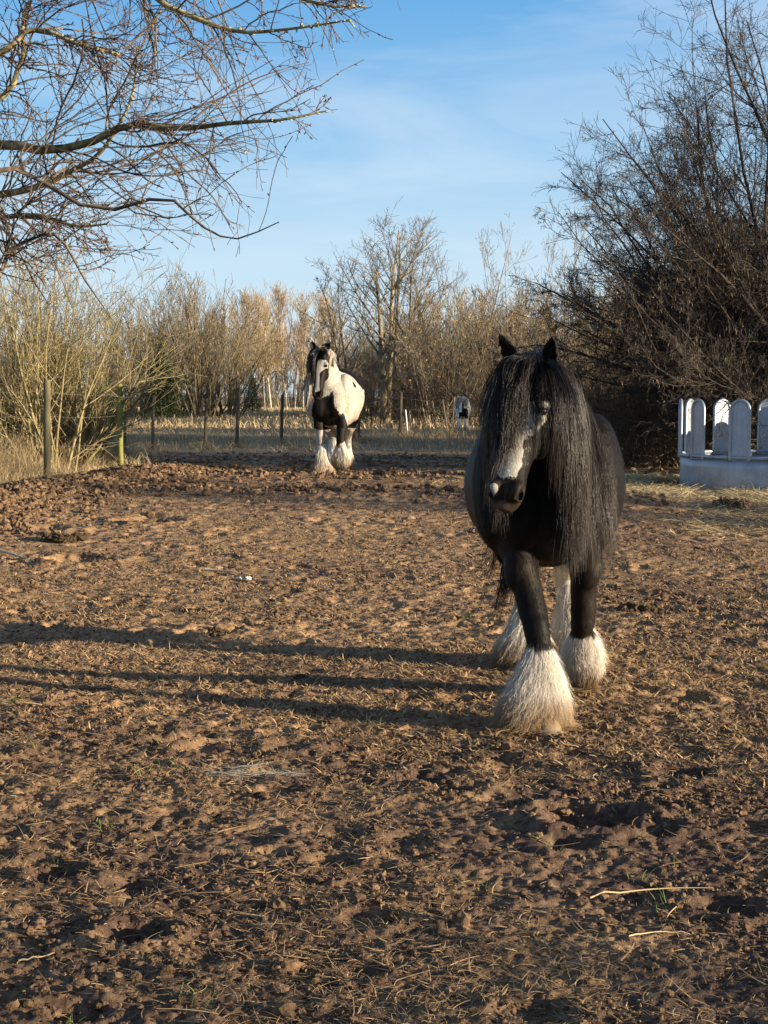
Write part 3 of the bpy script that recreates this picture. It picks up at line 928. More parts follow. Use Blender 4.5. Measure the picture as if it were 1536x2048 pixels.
HX, HY = .745, 6.93
BL = dict(
    seed=5, poll=(-.085, -1.02, 1.505), pitch=math.radians(27), yaw=math.radians(-13), roll=math.radians(4), head_k=.96, neck_w=.92, belly=1.0,
    ears=[((-.42, -.12, 1), -.75), ((.16, -.35, 1), -.45)], ear_l=.165,
    voxel=.0085, smooth=5, fur=190000, fur_len=.024, fur_w=.0010,
    coat=black_coat, coat_mat=MAT['coat'], hair_mat=MAT['coat_hair'], feather_mat=MAT['feather'], feather_dirt=fdirt, feather_white=black_fw,
    legs={
        'fl': ((-.125, -.55, .76), (-.045, -.66, .43), (-.005, -.70, .14), (-.0, -.73, .05)),
        'fr': ((.165, -.44, .76), (.165, -.34, .43), (.165, -.06, .20), (.165, -.02, .09)),
        'hl': ((-.15, .36, .74), (-.09, .73, .50), (-.055, .66, .16), (-.055, .62, .05)),
        'hr': ((.17, .36, .74), (.125, .80, .50), (.140, .76, .16), (.14, .72, .05)),
    },
    bells={
        'fl': dict(top=(-.035, -.675, .40), bot=(-.012, -.725, .028), prof=[.036, .058, .076, .092, .106, .100], flare=(-.085, .03, 0), fdir=0.0,
                   bow=(0, 0, 0), n=15000, hoof=dict(top=(.0, -.75, .06), toe=(.006, -.785, .0))),
        'fr': dict(top=(.165, -.285, .38), bot=(.172, -.02, .050), prof=[.036, .060, .076, .080, .072, .045], floor=.045, n=11000,
                   hoof=dict(top=(.165, -.0, .085), toe=(.165, .02, .03))),
        'hl': dict(top=(-.075, .70, .44), bot=(-.06, .63, .022), prof=[.036, .052, .066, .085, .105, .10], flare=(-.07, .05, 0), fdir=0.0, n=5000,
                   hoof=dict(top=(-.055, .58, .07), toe=(-.055, .56, .0))),
        'hr': dict(top=(.135, .78, .44), bot=(.16, .73, .022), prof=[.036, .054, .07, .095, .11, .105], flare=(.05, .05, 0), fdir=PI, n=5000,
                   hoof=dict(top=(.14, .68, .07), toe=(.14, .66, .0))),
    },
    mane=[
        dict(n=150, per=60, side=1, u=(.42, .80), len=(.62, .95), puff=.035, out=(.4, 1.0), fwd=(-.22, .08), up=(-.1, .15), sag=1.3, spread=.016, w=.0012, frizz=.018),
        dict(n=60, per=60, side=1, u=(.80, .94), len=(.60, .90), puff=.035, out=(.8, 1.3), fwd=(.1, .5), up=(-.1, .2), sag=1.2, spread=.016, w=.0012, frizz=.018),
        dict(n=110, per=60, side=-1, u=(.42, .80), len=(.50, .78), puff=.030, out=(.0, .30), fwd=(-.5, .0), up=(-.3, .05), sag=1.9, spread=.016, w=.0012, frizz=.012),
        dict(n=40, per=60, side=-1, u=(.80, .92), len=(.45, .70), puff=.022, out=(.0, .35), fwd=(-.05, .3), up=(-.4, .0), sag=2.0, spread=.015, w=.0012, frizz=.010),
    ],
    forelock=[
        dict(n=50, per=30, l=(-.065, -.005), a=(-.03, .05), dir=(-.26, -.04), len=(.34, .56), puff=.018, sag=1.4),
        dict(n=20, per=16, l=(-.05, .02), a=(-.03, .04), dir=(-.40, -.16), len=(.26, .46), puff=.014, sag=1.3, w=.0012),
        dict(n=26, per=11, l=(-.03, .04), a=(-.02, .04), dir=(-.20, .06), len=(.16, .46), puff=.012, sag=1.4, w=.0011, spread=.012),
        dict(n=4, per=24, l=(.060, .078), a=(-.03, .01), dir=(.4, .6), len=(.34, .50), puff=.02, sag=1.2),
    ],
    tail=dict(n=34, per=40, len=(.75, 1.05), swing=(-.20, -.02, 0)),
)
black_root, _ = horse('horse', 'black feathered horse with white legs walking toward the viewer on the mud', (HX, HY, float(ground_low(np.array(HX), np.array(HY - .7))) - .005), math.radians(-5), 1.0, BL)
# ------------------------------------------------------------------ the black and white horses behind
def pinto_coat(V, hd, H):
    hl, ha, hn = hd
    x, y, z = V.T
    nz = (n3(V, 7, 61) - .5)
    xx = x + nz * .10; zz = z + nz * .10; yy = y + nz * .14
    xl = np.interp(zz, [.3, .58, .62, .7, .8, .9, 1.0, 1.12, 1.16], [-.0, -.02, -.2, -.185, -.205, -.19, -.15, -.09, -.02])
    xr = np.interp(zz, [.3, .42, .46, .6, .7, .8, .9, 1.0, 1.12, 1.16], [.1, .14, .25, .25, .235, .21, .15, .10, .08, .0])
    black = ((xx > xl) & (xx < xr) & (yy < -.30) & (zz < 1.15)) * 1.0
    black = np.maximum(black, ((yy > .28) & (zz > 1.20 - .25 * (yy - .28)) & (xx > -.2)) * 1.0)
    black = np.maximum(black, (yy - .62 * (zz - .55) > .18) * (zz > .60) * 1.0)
    black = np.maximum(black, (np.hypot((yy + .08) / .15, (zz - 1.20) / .045) < 1) * (x > 0) * 1.0)
    black = np.maximum(black, (np.hypot((yy + .38) / .10, (zz - .88) / .08) < 1) * (x < 0) * 1.0)
    black = np.maximum(black, (yy > .3) * (xx < -.2) * (zz > .62) * 1.0)
    black = np.where((zz < .60) & (y > .2), 0.0, black)
    inh = (ha > -.12) & (ha < .66) & (np.abs(hl) < .15) & (np.abs(hn + .04) < .22) & (z > 1.0)
    hx = hl + nz * .05
    blz = (hx > np.interp(ha, [.08, .16, .3, .45, .56], [.02, -.022, -.030, -.038, -.040])) & (hx < np.interp(ha, [.08, .13, .2, .235, .28, .40, .50, .56], [.03, .11, .14, .07, .018, .012, .020, .03])) & (ha > .115 + nz * .05) & (ha < .535 + nz * .04) & (hn > -.03)
    jaw = (hn < -.10 + nz * .04) & (ha > .12) & (hl > 0)
    black = np.where(inh, np.where(blz | jaw, 0, 1), black)
    pink = np.where(inh & (ha > .57) & (hl > -.02), .10, 0)
    dirt = np.maximum(1 - sstep(.05, .28, z + nz * .2), np.clip((n3(V, 5, 88) - .45) * 2.4, 0, .5) * (1.1 - .5 * sstep(.6, 1.2, z)))
    return 1 - black, dirt * .8, pink


def far_coat(V, hd, H):
    hl, ha, hn = hd
    x, y, z = V.T
    nz = (n3(V, 7, 81) - .5)
    xx = x + nz * .10; zz = z + nz * .10
    black = ((np.abs(xx - .03) < .19) & (y < -.2) & (zz < 1.02) & (zz > .56)) * 1.0
    black = np.maximum(black, ((y > .2) & (x > .2) & (zz > .8)) * 1.0)
    inh = (ha > -.05) & (ha < .66) & (np.abs(hl) < .15) & (np.abs(hn + .04) < .22)
    black = np.where(inh, (np.abs(hl) > .045) * (hl > 0) * 1.0, black)
    black = np.where(inh & (ha > .55), .7, black)
    return 1 - black, (1 - sstep(.03, .16, z)) * .6, np.zeros(len(V))


def pdirt(P):
    nz = n3(P, 6, 33)
    return np.clip((1 - sstep(.05, .34, P[:, 2] + (nz - .5) * .25)) * .85, 0, 1)


PX, PY = -.70, 21.15
PT = dict(
    seed=8, belly=.93, poll=(-.07, -.84, 1.60), pitch=math.radians(17), yaw=math.radians(-4), roll=0, head_k=1.02, neck_w=1.0,
    ears=[((-.30, -.1, 1), .1), ((.30, -.1, 1), -.1)], ear_l=.20,
    voxel=.012, smooth=5, fur=60000, fur_len=.022, fur_w=.0018,
    coat=pinto_coat, coat_mat=MAT['coat'], hair_mat=MAT['coat_hair'], feather_mat=MAT['feather'], feather_dirt=pdirt, feather_w=.0025, feather_n=1500,
    legs={
        'fl': ((-.135, -.50, .76), (-.10, -.55, .43), (-.085, -.56, .14), (-.085, -.59, .05)),
        'fr': ((.165, -.52, .76), (.160, -.62, .45), (.150, -.46, .22), (.145, -.40, .13)),
        'hl': ((-.17, .36, .74), (-.12, .70, .50), (-.10, .62, .16), (-.10, .58, .05)),
        'hr': ((.17, .36, .74), (.085, .80, .50), (.065, .84, .16), (.065, .80, .05)),
    },
    bells={
        'fl': dict(top=(-.09, -.555, .42), bot=(-.085, -.59, .025), prof=[.054, .060, .064, .085, .115, .118], n=1800, hoof=dict(top=(-.085, -.63, .06), toe=(-.085, -.65, 0))),
        'fr': dict(top=(.158, -.60, .44), bot=(.145, -.42, .07), prof=[.052, .068, .092, .108, .098, .058], floor=.06, n=1800, hoof=dict(top=(.145, -.42, .10), toe=(.145, -.42, .05))),
        'hl': dict(top=(-.11, .68, .46), bot=(-.10, .60, .025), prof=[.050, .056, .066, .09, .115, .11], hoof=dict(top=(-.1, .55, .06), toe=(-.1, .53, 0))),
        'hr': dict(top=(.082, .80, .46), bot=(.065, .82, .025), prof=[.040, .050, .056, .07, .09, .085], flare=(.02, .03, 0), hoof=dict(top=(.065, .77, .06), toe=(.065, .75, 0))),
    },
    mane=[
        dict(n=60, per=30, side=-1, u=(.45, .86), len=(.50, .85), puff=.05, out=(.3, .8), fwd=(-.2, .1), up=(-.2, .0), sag=1.6, spread=.014, w=.0028, frizz=.014, white=.62),
        dict(n=30, per=26, side=1, u=(.66, .86), len=(.16, .30), puff=.015, out=(.0, .2), fwd=(-.1, .2), up=(-.2, .05), sag=1.8, spread=.013, w=.0028, frizz=.014, white=.6),
    ],
    forelock=[
        dict(n=16, per=26, l=(-.06, .0), a=(-.04, .03), dir=(-.5, -.2), len=(.34, .56), puff=.015, sag=1.7, w=.0026, white=.18),
        dict(n=10, per=22, l=(.03, .07), a=(-.05, .0), dir=(.4, .6), len=(.14, .26), puff=.012, sag=2.0, w=.0026, white=.3),
        dict(n=10, per=26, l=(-.04, .04), a=(-.04, .03), dir=(-.2, .2), len=(.10, .18), puff=.02, sag=1.1, w=.0026, white=.15),
    ],
    tail=dict(n=24, per=26, len=(.8, 1.05), swing=(.16, .02, 0)),
)
horse('horse', 'black and white horse trotting with head high, sunlit white shoulder and broad white blaze', (PX, PY, float(ground_low(np.array(PX), np.array(PY - .6))) - .01), math.radians(-5.5), 1.06, PT)

FX, FY = 3.02, 57.5
FT = dict(PT)
FT.update(
    seed=9, coat_mat=MAT['coat_far'], poll=(-.06, -.98, 1.36), pitch=math.radians(20), yaw=math.radians(-4), fur=0, voxel=.02, smooth=4, coat=far_coat, feather_w=.006, feather_n=500,
    legs={
        'fl': ((-.155, -.50, .76), (-.14, -.52, .43), (-.14, -.52, .14), (-.14, -.54, .05)),
        'fr': ((.155, -.50, .76), (.14, -.52, .43), (.14, -.50, .14), (.14, -.52, .05)),
        'hl': ((-.17, .36, .74), (-.15, .74, .50), (-.14, .68, .16), (-.14, .64, .05)),
        'hr': ((.17, .36, .74), (.15, .78, .50), (.15, .74, .16), (.15, .70, .05)),
    },
    bells={
        'fl': dict(top=(-.14, -.52, .48), bot=(-.14, -.54, .02), prof=[.058, .064, .075, .1, .125, .12]),
        'fr': dict(top=(.14, -.51, .48), bot=(.14, -.52, .02), prof=[.058, .064, .075, .1, .125, .12]),
        'hl': dict(top=(-.15, .72, .48), bot=(-.14, .66, .02), prof=[.058, .064, .075, .1, .125, .12]),
        'hr': dict(top=(.15, .77, .48), bot=(.15, .72, .02), prof=[.058, .064, .075, .1, .125, .12]),
    },
    mane=[dict(n=40, per=14, side=-1, u=(.4, .95), len=(.4, .7), puff=.06, out=(.1, .7), sag=1.2, spread=.02, w=.006, white=1.0),
          dict(n=30, per=14, side=1, u=(.4, .95), len=(.35, .6), puff=.06, out=(.1, .7), sag=1.2, spread=.02, w=.006, white=.93)],
    forelock=[dict(n=16, per=14, l=(-.05, .05), dir=(-.5, .5), len=(.2, .34), puff=.03, sag=1.1, spread=.015, w=.006, white=.9)],
    tail=dict(n=16, per=14, len=(.8, 1.05), swing=(-.30, .02, 0), white=1.0),
)
horse('horse', 'small distant white horse with a black breast standing in shade by the wire fence', (FX, FY, float(ground_low(np.array(FX), np.array(FY)))), math.radians(-4), .90, FT)
# ------------------------------------------------------------------ bare trees and bushes
def grow(P, R, n_per, t0, t1, ang, angsd, lfac, lsd, rfac, up, wig, K, rg, taper=.35, abslen=None, flat=0.0, pull=None):
    """children of every parent polyline P (N,K,3)"""
    N, Kp = P.shape[:2]
    cnt = rg.poisson(n_per, N) if n_per > 3 else np.full(N, n_per)
    par = np.repeat(np.arange(N), cnt); M = len(par)
    if M == 0: return np.zeros((0, K, 3)), np.zeros((0, K))
    t = rg.uniform(t0, t1, M)
    i = t * (Kp - 1); i0 = np.clip(i.astype(int), 0, Kp - 2); f = (i - i0)[:, None]
    p = P[par, i0] * (1 - f) + P[par, i0 + 1] * f
    r = R[par, i0] * (1 - f[:, 0]) + R[par, i0 + 1] * f[:, 0]
    d = norm(P[par, i0 + 1] - P[par, i0])
    plen = np.linalg.norm(np.diff(P, axis=1), axis=2).sum(1)[par]
    L = (plen * lfac * (1.15 - .6 * t) if abslen is None else np.full(M, abslen)) * np.clip(rg.normal(1, lsd, M), .35, 2)
    v = rg.normal(0, 1, (M, 3)); v = norm(v - d * (v * d).sum(1, keepdims=True))
    a = np.clip(rg.normal(ang, angsd, M), .08, 2.2)[:, None]
    d = norm(d * np.cos(a) + v * np.sin(a))
    if flat: d[:, 2] *= 1 - flat; d = norm(d)
    out = [p]; st = (L / (K - 1))[:, None]
    for k in range(K - 1):
        d = d + rg.normal(0, wig, (M, 3)) + np.array([0, 0, up]) / (K - 1)
        if pull is not None: d = d + np.asarray(pull) / (K - 1) * (1.6 - 2.2 * k / (K - 1))
        d = norm(d); out.append(out[-1] + d * st)
    Pn = np.stack(out, 1)
    Rn = (np.minimum(r * rfac, r * .95))[:, None] * (1 - (1 - taper) * np.linspace(0, 1, K))
    return Pn, Rn


def stems(n, h, spread, base_r, r, rg, K=9, up=.5, wig=.06, hsd=.18, az=None, lean=None):
    """stems rising from one stool"""
    a = rg.random(n) * 2 * PI if az is None else rg.uniform(az[0], az[1], n)
    tilt = np.abs(rg.normal(0, 1, n)) * spread * .55 + spread * .35 * rg.random(n)
    d = np.stack([np.cos(a) * np.sin(tilt), np.sin(a) * np.sin(tilt), np.cos(tilt)], -1)
    if lean is not None: d = norm(d + np.asarray(lean))
    b = rg.random(n) ** .5 * base_r
    p = np.stack([np.cos(a) * b, np.sin(a) * b, np.full(n, -.12)], -1)
    L = h * np.clip(rg.normal(1, hsd, n), .5, 1.35)
    out = [p]; st = (L / (K - 1))[:, None]
    for k in range(K - 1):
        d = norm(d + rg.normal(0, wig, (n, 3)) + np.array([0, 0, up]) / (K - 1)); out.append(out[-1] + d * st)
    R = (r * np.clip(rg.normal(1, .25, n), .5, 1.6))[:, None] * (1 - .82 * np.linspace(0, 1, K))
    return np.stack(out, 1), R


def put(mb, P, R, S, rg, mat=0, tmul=1.0, tlo=0.0):
    if len(P) == 0: return
    V, Q = tubes(P, R, S)
    mb.add(V, Q, mat=mat, tint=np.repeat(tlo + tmul * rg.random(len(P)), P.shape[1] * S))


def tags_on(mb, P, R, n, length, rad, rg, mat, hang=True, t0=.35):
    """buds, catkins or clinging leaves: small spindles along the twigs"""
    N, K = P.shape[:2]
    j = rg.integers(0, N, n); t = rg.uniform(t0, 1, n)
    i = t * (K - 1); i0 = np.clip(i.astype(int), 0, K - 2); f = (i - i0)[:, None]
    p = P[j, i0] * (1 - f) + P[j, i0 + 1] * f
    L = length * rg.uniform(.5, 1.3, n)
    d = norm(np.array([0, 0, -1.]) + rg.normal(0, .18, (n, 3))) if hang else norm(norm(P[j, i0 + 1] - P[j, i0]) + rg.normal(0, .5, (n, 3)))
    s = np.array([0, .15, .5, .85, 1.0])
    Pp = p[:, None] + d[:, None] * (L[:, None] * s)[..., None]
    Rr = rad * rg.uniform(.7, 1.2, n)[:, None] * np.array([.3, .9, 1, .8, .2])
    V, Q = tubes(Pp, Rr, 3)
    mb.add(V, Q, mat=mat, tint=np.repeat(rg.random(n), 15))


def leaves_on(mb, P, n, size, rg, mat, t0=.2):
    N, K = P.shape[:2]
    j = rg.integers(0, N, n); t = rg.uniform(t0, 1, n)
    i = t * (K - 1); i0 = np.clip(i.astype(int), 0, K - 2); f = (i - i0)[:, None]
    p = P[j, i0] * (1 - f) + P[j, i0 + 1] * f
    a = norm(rg.normal(0, 1, (n, 3))); b = norm(np.cross(a, rg.normal(0, 1, (n, 3))))
    L = (size * rg.uniform(.5, 1.3, n))[:, None]
    V = np.stack([p, p + a * L * .5 + b * L * .28, p + a * L, p + a * L * .5 - b * L * .28], 1)
    mb.add(V.reshape(-1, 3), np.arange(n * 4).reshape(-1, 4), mat=mat, tint=np.repeat(rg.random(n), 4))


BK = dict(
    grey=bark('grey_bark', [(.3, (.12, .098, .065)), (.55, (.22, .182, .115)), (.8, (.34, .28, .18))], 5),
    warm=bark('warm_twig', [(.3, (.100, .083, .060)), (.7, (.235, .195, .135))], 5),
    pale=bark('pale_birch_bark', [(.3, (.22, .18, .13)), (.6, (.42, .36, .27)), (.8, (.55, .49, .39))], 3),
    birchtwig=bark('birch_twig', [(.3, (.25, .185, .110)), (.7, (.44, .335, .21))], 4),
    moss=bark('mossy_bark', [(.3, (.11, .088, .040)), (.5, (.225, .19, .095)), (.75, (.37, .31, .175))], 9),
    mosstwig=bark('olive_twig', [(.3, (.135, .112, .056)), (.7, (.31, .255, .14))], 6),
    dark=bark('dark_bark', [(.3, (.030, .023, .020)), (.6, (.060, .046, .038)), (.8, (.11, .092, .065))], 9),
    darktwig=bark('dark_twig', [(.3, (.032, .027, .025)), (.7, (.085, .070, .058))], 6),
    lichen=bark('lichen_bark', [(.30, (.060, .045, .032)), (.46, (.17, .13, .065)), (.58, (.32, .27, .13)), (.75, (.46, .43, .29))], 30),
    redtwig=bark('red_brown_twig', [(.3, (.045, .034, .028)), (.55, (.105, .082, .062)), (.75, (.24, .205, .15))], 10),
    willow=bark('willow_twig', [(.3, (.11, .085, .045)), (.7, (.24, .185, .10))], 4),
    brush=bark('brush_twig', [(.3, (.062, .047, .034)), (.7, (.17, .13, .085))], 5),
)
CATKIN = straw_mat('catkin', (.13, .10, .06), (.30, .24, .145))
RUST = straw_mat('withered_leaf', (.28, .15, .055), (.46, .27, .10))
BUD = straw_mat('red_bud', (.10, .045, .040), (.19, .085, .065))
TUFT = straw_mat('lichen_tuft', (.24, .23, .12), (.40, .38, .24))
NEEDLE = straw_mat('spruce_needle', (.022, .045, .014), (.085, .125, .035))


def mesh_h(crown):
    V = coords(crown)
    return float(np.percentile(V[:, 2], 99.3))


def plant(name, label, cat, loc, trunk, crown, group=None, rz=0.0, scale=1.0, height=None):
    if height is not None: scale = height / mesh_h(crown)
    r = empty(name, loc, rz, scale)
    tag(r, label, cat, group)
    link('trunk', trunk, r); link('crown', crown, r)
    return r


def multi_tree(seed, h, n, spread, r, m_tr, m_tw, b1=14, b2=7, b3=0, l1=.42, l2=.38, ang=.6, up=.55, base=.3, twr=1.0, leaf=None, t0=.28, tw_min=.0, hsd=.14):
    """a bare tree or bush with n stems: returns trunk mesh, crown mesh"""
    g = np.random.default_rng(seed)
    P, R = stems(n, h, spread, base, r, g, up=up * .7, wig=.05, hsd=hsd)
    T = MB(); put(T, P, R, 6, g)
    C = MB()
    P1, R1 = grow(P, R, b1, t0, .97, ang, .18, l1, .25, .55, up, .07, 7, g)
    put(C, P1, np.maximum(R1, tw_min), 4, g)
    P2, R2 = grow(P1, R1, b2, .2, .97, ang * .95, .2, l2, .3, .6, up * .7, .09, 5, g)
    put(C, P2, np.maximum(R2, tw_min), 3, g)
    last = P2
    if b3:
        P3, R3 = grow(P2, R2, b3, .2, .97, ang, .25, .45, .3, .7, up * .5, .10, 4, g)
        put(C, P3, np.maximum(R3, tw_min), 3, g); last = P3
    if leaf: leaves_on(C, last, leaf[0], leaf[1], g, 1)
    return T.mesh('trunk', BK[m_tr]), C.mesh('crown', [BK[m_tw], leaf[2]] if leaf else [BK[m_tw]])


def gz(x, y): return float(ground_low(np.array(float(x)), np.array(float(y))))


def base_at(px, d):
    x = (px - 768) / FPX * d
    return (x, d, gz(x, d))


def h_for(py, d, z0):
    """height of a plant at distance d whose top shows at photo row py"""
    return CAM_H + (790 - py) / FPX * d - z0


# --- wood far behind the dry field: one mass, with a front row of single birches
def far_birch(seed, h=15.0, fine=1):
    return multi_tree(seed, h, 1, .06, .10, 'pale', 'birchtwig', b1=46, b2=9, b3=0, l1=.22, l2=.42, ang=.62, up=.75, base=.0, t0=.25, tw_min=.016)


FB = [far_birch(300 + k) for k in range(4)]
rg = np.random.default_rng(77)
k = 0
for px in (478, 497, 512, 531, 543, 558, 574, 590, 607, 622, 640, 664, 690):
    d = 150 + rg.uniform(-8, 8)
    x, y, z = base_at(px, d)
    tr, cr = FB[k % 4]
    top = 566 + abs(px - 560) * .35 + rg.uniform(-6, 14)
    plant('birch_tree', 'pale slender birch in the front row of the wood beyond the dry field', 'tree', (x, y, z), tr, cr, 'birches along the far edge of the dry field', rg.random() * 6.3, height=h_for(top, d, z))
    k += 1
# the wood itself
def wood(name, spots, variants, kind='stuff'):
    mb = MB()
    mats = []
    for (x, y, z, s, r, vi) in spots:
        s = s / mesh_h(variants[vi][1])
        for me in variants[vi]:
            V = coords(me) * s
            c, sn = math.cos(r), math.sin(r)
            V = np.stack([V[:, 0] * c - V[:, 1] * sn, V[:, 0] * sn + V[:, 1] * c, V[:, 2]], -1) + np.array([x, y, z])
            q = np.empty(len(me.loops), np.int32); me.loops.foreach_get('vertex_index', q)
            a = np.empty(len(me.vertices), np.float32); me.attributes['tint'].data.foreach_get('value', a)
            m = me.materials[0]
            if m not in mats: mats.append(m)
            if len(q) == len(me.polygons) * 4:
                mb.add(V, q.reshape(-1, 4), mat=mats.index(m), tint=a)
    o = mb.build(name, mats)
    o['kind'] = kind
    return o


WV = [multi_tree(320 + k, 14, 3, .10, .10, 'grey', 'birchtwig', b1=20, b2=5, l1=.24, l2=.42, ang=.6, up=.7, base=1.2, t0=.2, tw_min=.022) for k in range(2)]
WV += [multi_tree(325 + k, 11, 5, .22, .08, 'grey', 'warm', b1=13, b2=5, l1=.3, l2=.42, ang=.6, up=.6, base=1.2, t0=.15, tw_min=.022) for k in range(2)]
spots = []
for _ in range(62):
    d = rg.uniform(158, 205); px = rg.uniform(-120, 1250)
    x, y, z = base_at(px, d)
    top = np.interp(px, [-120, 250, 420, 480, 560, 640, 760, 1250], [640, 628, 612, 588, 576, 600, 590, 560]) + rg.uniform(-8, 40)
    spots.append((x, y, z, h_for(top, d, z), rg.random() * 6.3, int(rg.integers(0, 4))))
for _ in range(46):
    d = rg.uniform(156, 215); x, y, z = base_at(rg.uniform(-100, 760), d)
    spots.append((x, y, z - 1.2, rg.uniform(4.5, 7.5), rg.random() * 6.3, 2 + int(rg.integers(0, 2))))
wood('distant_woods', spots, WV)

# --- spruces beyond the fence
def spruce(seed, h=6.0):
    g = np.random.default_rng(seed)
    T = MB(); P = np.zeros((1, 8, 3)); P[0, :, 2] = np.linspace(-.1, h, 8); R = np.linspace(.09, .01, 8)[None]
    put(T, P, R, 7, g)
    C = MB()
    n = 190
    t = np.linspace(.04, .98, n); a = np.arange(n) * 2.4 + g.normal(0, .3, n)
    L = (1 - t) ** .85 * h * .30 * g.uniform(.75, 1.15, n) + .1
    s = np.linspace(0, 1, 6)
    B = np.stack([np.cos(a)[:, None] * L[:, None] * s, np.sin(a)[:, None] * L[:, None] * s, t[:, None] * h - L[:, None] * .25 * s + L[:, None] * .12 * s ** 2], -1)
    put(C, B, np.full((n, 6), .012), 3, g)
    P2, R2 = grow(B, np.full((n, 6), .01), 9, .15, 1, .7, .2, .36, .3, .6, -.1, .04, 4, g, flat=.3)
    leaves_on(C, P2, 15000, .14, g, 1, 0)
    return T.mesh('trunk', BK['dark']), C.mesh('crown', [BK['dark'], NEEDLE])


SPR = spruce(410)
for px, d, top, lab in ((205, 62, 716, 'dark green spruce behind the olive thicket at the left edge of the field'), (322, 80, 690, 'young green spruce between the low round willow bush and the tall willow'),
                        (505, 118, 752, 'small green spruce in front of the pale far birches'), (130, 60, 690, 'green spruce showing between the mossy hazel stems')):
    x, y, z = base_at(px, d)
    plant('spruce_tree', lab, 'tree', (x, y, z), *SPR, None, px * .1, height=h_for(top, d, z))

# --- willow bushes on the field
WB = multi_tree(430, 6.5, 34, .62, .05, 'willow', 'warm', b1=11, b2=6, l1=.32, l2=.42, ang=.52, up=.30, base=.9, t0=.25, tw_min=.009, leaf=(900, .09, RUST))
WB2 = multi_tree(431, 5.0, 30, .85, .045, 'willow', 'mosstwig', b1=11, b2=6, l1=.32, l2=.42, ang=.55, up=.28, base=.7, t0=.2, tw_min=.009)
for px, d, top, me, hh, lab in (
        (398, 84, 548, WB, 6.6, 'large fan shaped willow bush with rusty tips standing on the dry field'),
        (282, 86, 640, WB2, 4.9, 'low round dark willow bush left of the tall willow on the field'),
        (340, 96, 566, WB, 6.6, 'willow bush close behind the tall willow on the field'),
        (452, 92, 610, WB2, 4.9, 'willow bush on the side of the tall willow facing the birches')):
    x, y, z = base_at(px, d)
    plant('willow_bush', lab, 'bush', (x, y, z), *me, None, px * .37, height=h_for(top, d, z))

# --- the belt of trees behind the second horse
TA = [multi_tree(450 + k, 8.0, (2, 3, 2)[k], .14, (.14, .11, .15)[k], 'grey', 'warm', b1=13, b2=10, b3=4, l1=(.46, .38, .42)[k], l2=.40, ang=.78, up=.38, base=.35, t0=.24, tw_min=.0075) for k in range(3)]
TB = [multi_tree(460 + k, 9.0, 4, .12, .06, 'grey', 'grey', b1=11, b2=5, b3=3, l1=.26, l2=.42, ang=.62, up=.5, base=1.1, t0=.3, tw_min=.0075, hsd=.25) for k in range(2)]
TC = [multi_tree(470 + k, 6.0, 12, .42, .045, 'warm', 'warm', b1=12, b2=6, l1=.36, l2=.44, ang=.66, up=.28, base=.8, t0=.12, tw_min=.0095, leaf=(750, .11, RUST)) for k in range(2)]
TD = [multi_tree(480 + k, 4.5, 14, .60, .035, 'brush', 'brush', b1=12, b2=7, l1=.38, l2=.44, ang=.75, up=.15, base=.9, t0=.05, tw_min=.009) for k in range(2)]
BELT = [
    (652, 76, 625, TA[1], 9.1, 'bare tree with wide brown crown directly behind the trotting horse'),
    (700, 74, 520, TA[0], 9.1, 'bare tree with forked trunk just to the side of the trotting horse'),
    (765, 72, 446, TA[2], 9.1, 'bare multi stemmed tree with pale sunlit trunks rising above the white fence stake'),
    (800, 69, 430, TA[0], 9.1, 'tallest bare tree in the belt, its grey trunk standing behind the white fence stake'),
    (838, 76, 530, TA[1], 9.1, 'bare tree on the far side of the tallest grey tree'),
    (900, 74, 505, TB[0], 9.7, 'thin bare whips behind the two leaning sticks'),
    (950, 78, 438, TB[1], 9.7, 'tall upright bare poplar whips behind the small distant horse'),
    (1010, 80, 462, TB[0], 9.7, 'bare poplar whips above the ear of the black horse'),
    (1068, 82, 450, TB[1], 9.7, 'tall bare whips between the black horse and the hazel'),
    (1130, 84, 470, TB[0], 9.7, 'bare whips behind the drooping hazel tips'),
    (880, 66, 596, TC[0], 6.2, 'bushy tree with rusty withered leaves behind the leaning sticks'),
    (945, 70, 588, TC[1], 6.2, 'broad bush with rusty leaves behind the small distant horse'),
    (1015, 68, 580, TC[0], 6.2, 'rusty leaved bush behind the pricked ear of the black horse'),
    (1085, 72, 560, TC[1], 6.2, 'tall rusty leaved bush between the black horse and the hazel'),
    (1160, 62, 600, TC[0], 6.2, 'rusty bush behind the hazel crown'),
    (1230, 66, 560, TC[1], 6.2, 'rusty bush deep behind the hazel crown'),
    (690, 66, 740, TD[0], 4.4, 'dense dark brush beside the rump of the trotting horse'),
    (748, 68, 720, TD[1], 4.4, 'dense dark brush at the foot of the forked bare tree'),
    (812, 66, 735, TD[0], 4.4, 'dense dark brush behind the white fence stake'),
    (868, 68, 720, TD[1], 4.4, 'dense dark brush behind the leaning sticks'),
    (925, 67, 715, TD[0], 4.4, 'dense dark brush right behind the small distant horse'),
    (985, 62, 720, TD[1], 4.4, 'dense dark brush between the distant horse and the black horse'),
    (1060, 58, 700, TD[0], 4.4, 'dense brush hidden partly by the head of the black horse'),
    (1120, 54, 690, TD[1], 4.4, 'dense brush behind the mane of the black horse'),
]
for px, d, top, me, hh, lab in BELT:
    x, y, z = base_at(px, d)
    nm = 'bare_tree' if me in TA or me in TB else ('leafy_bush' if me in TC else 'brushwood')
    plant(nm, lab, 'tree' if nm == 'bare_tree' else 'bush', (x, y, z), *me, None, px * .73, height=h_for(top, d, z))
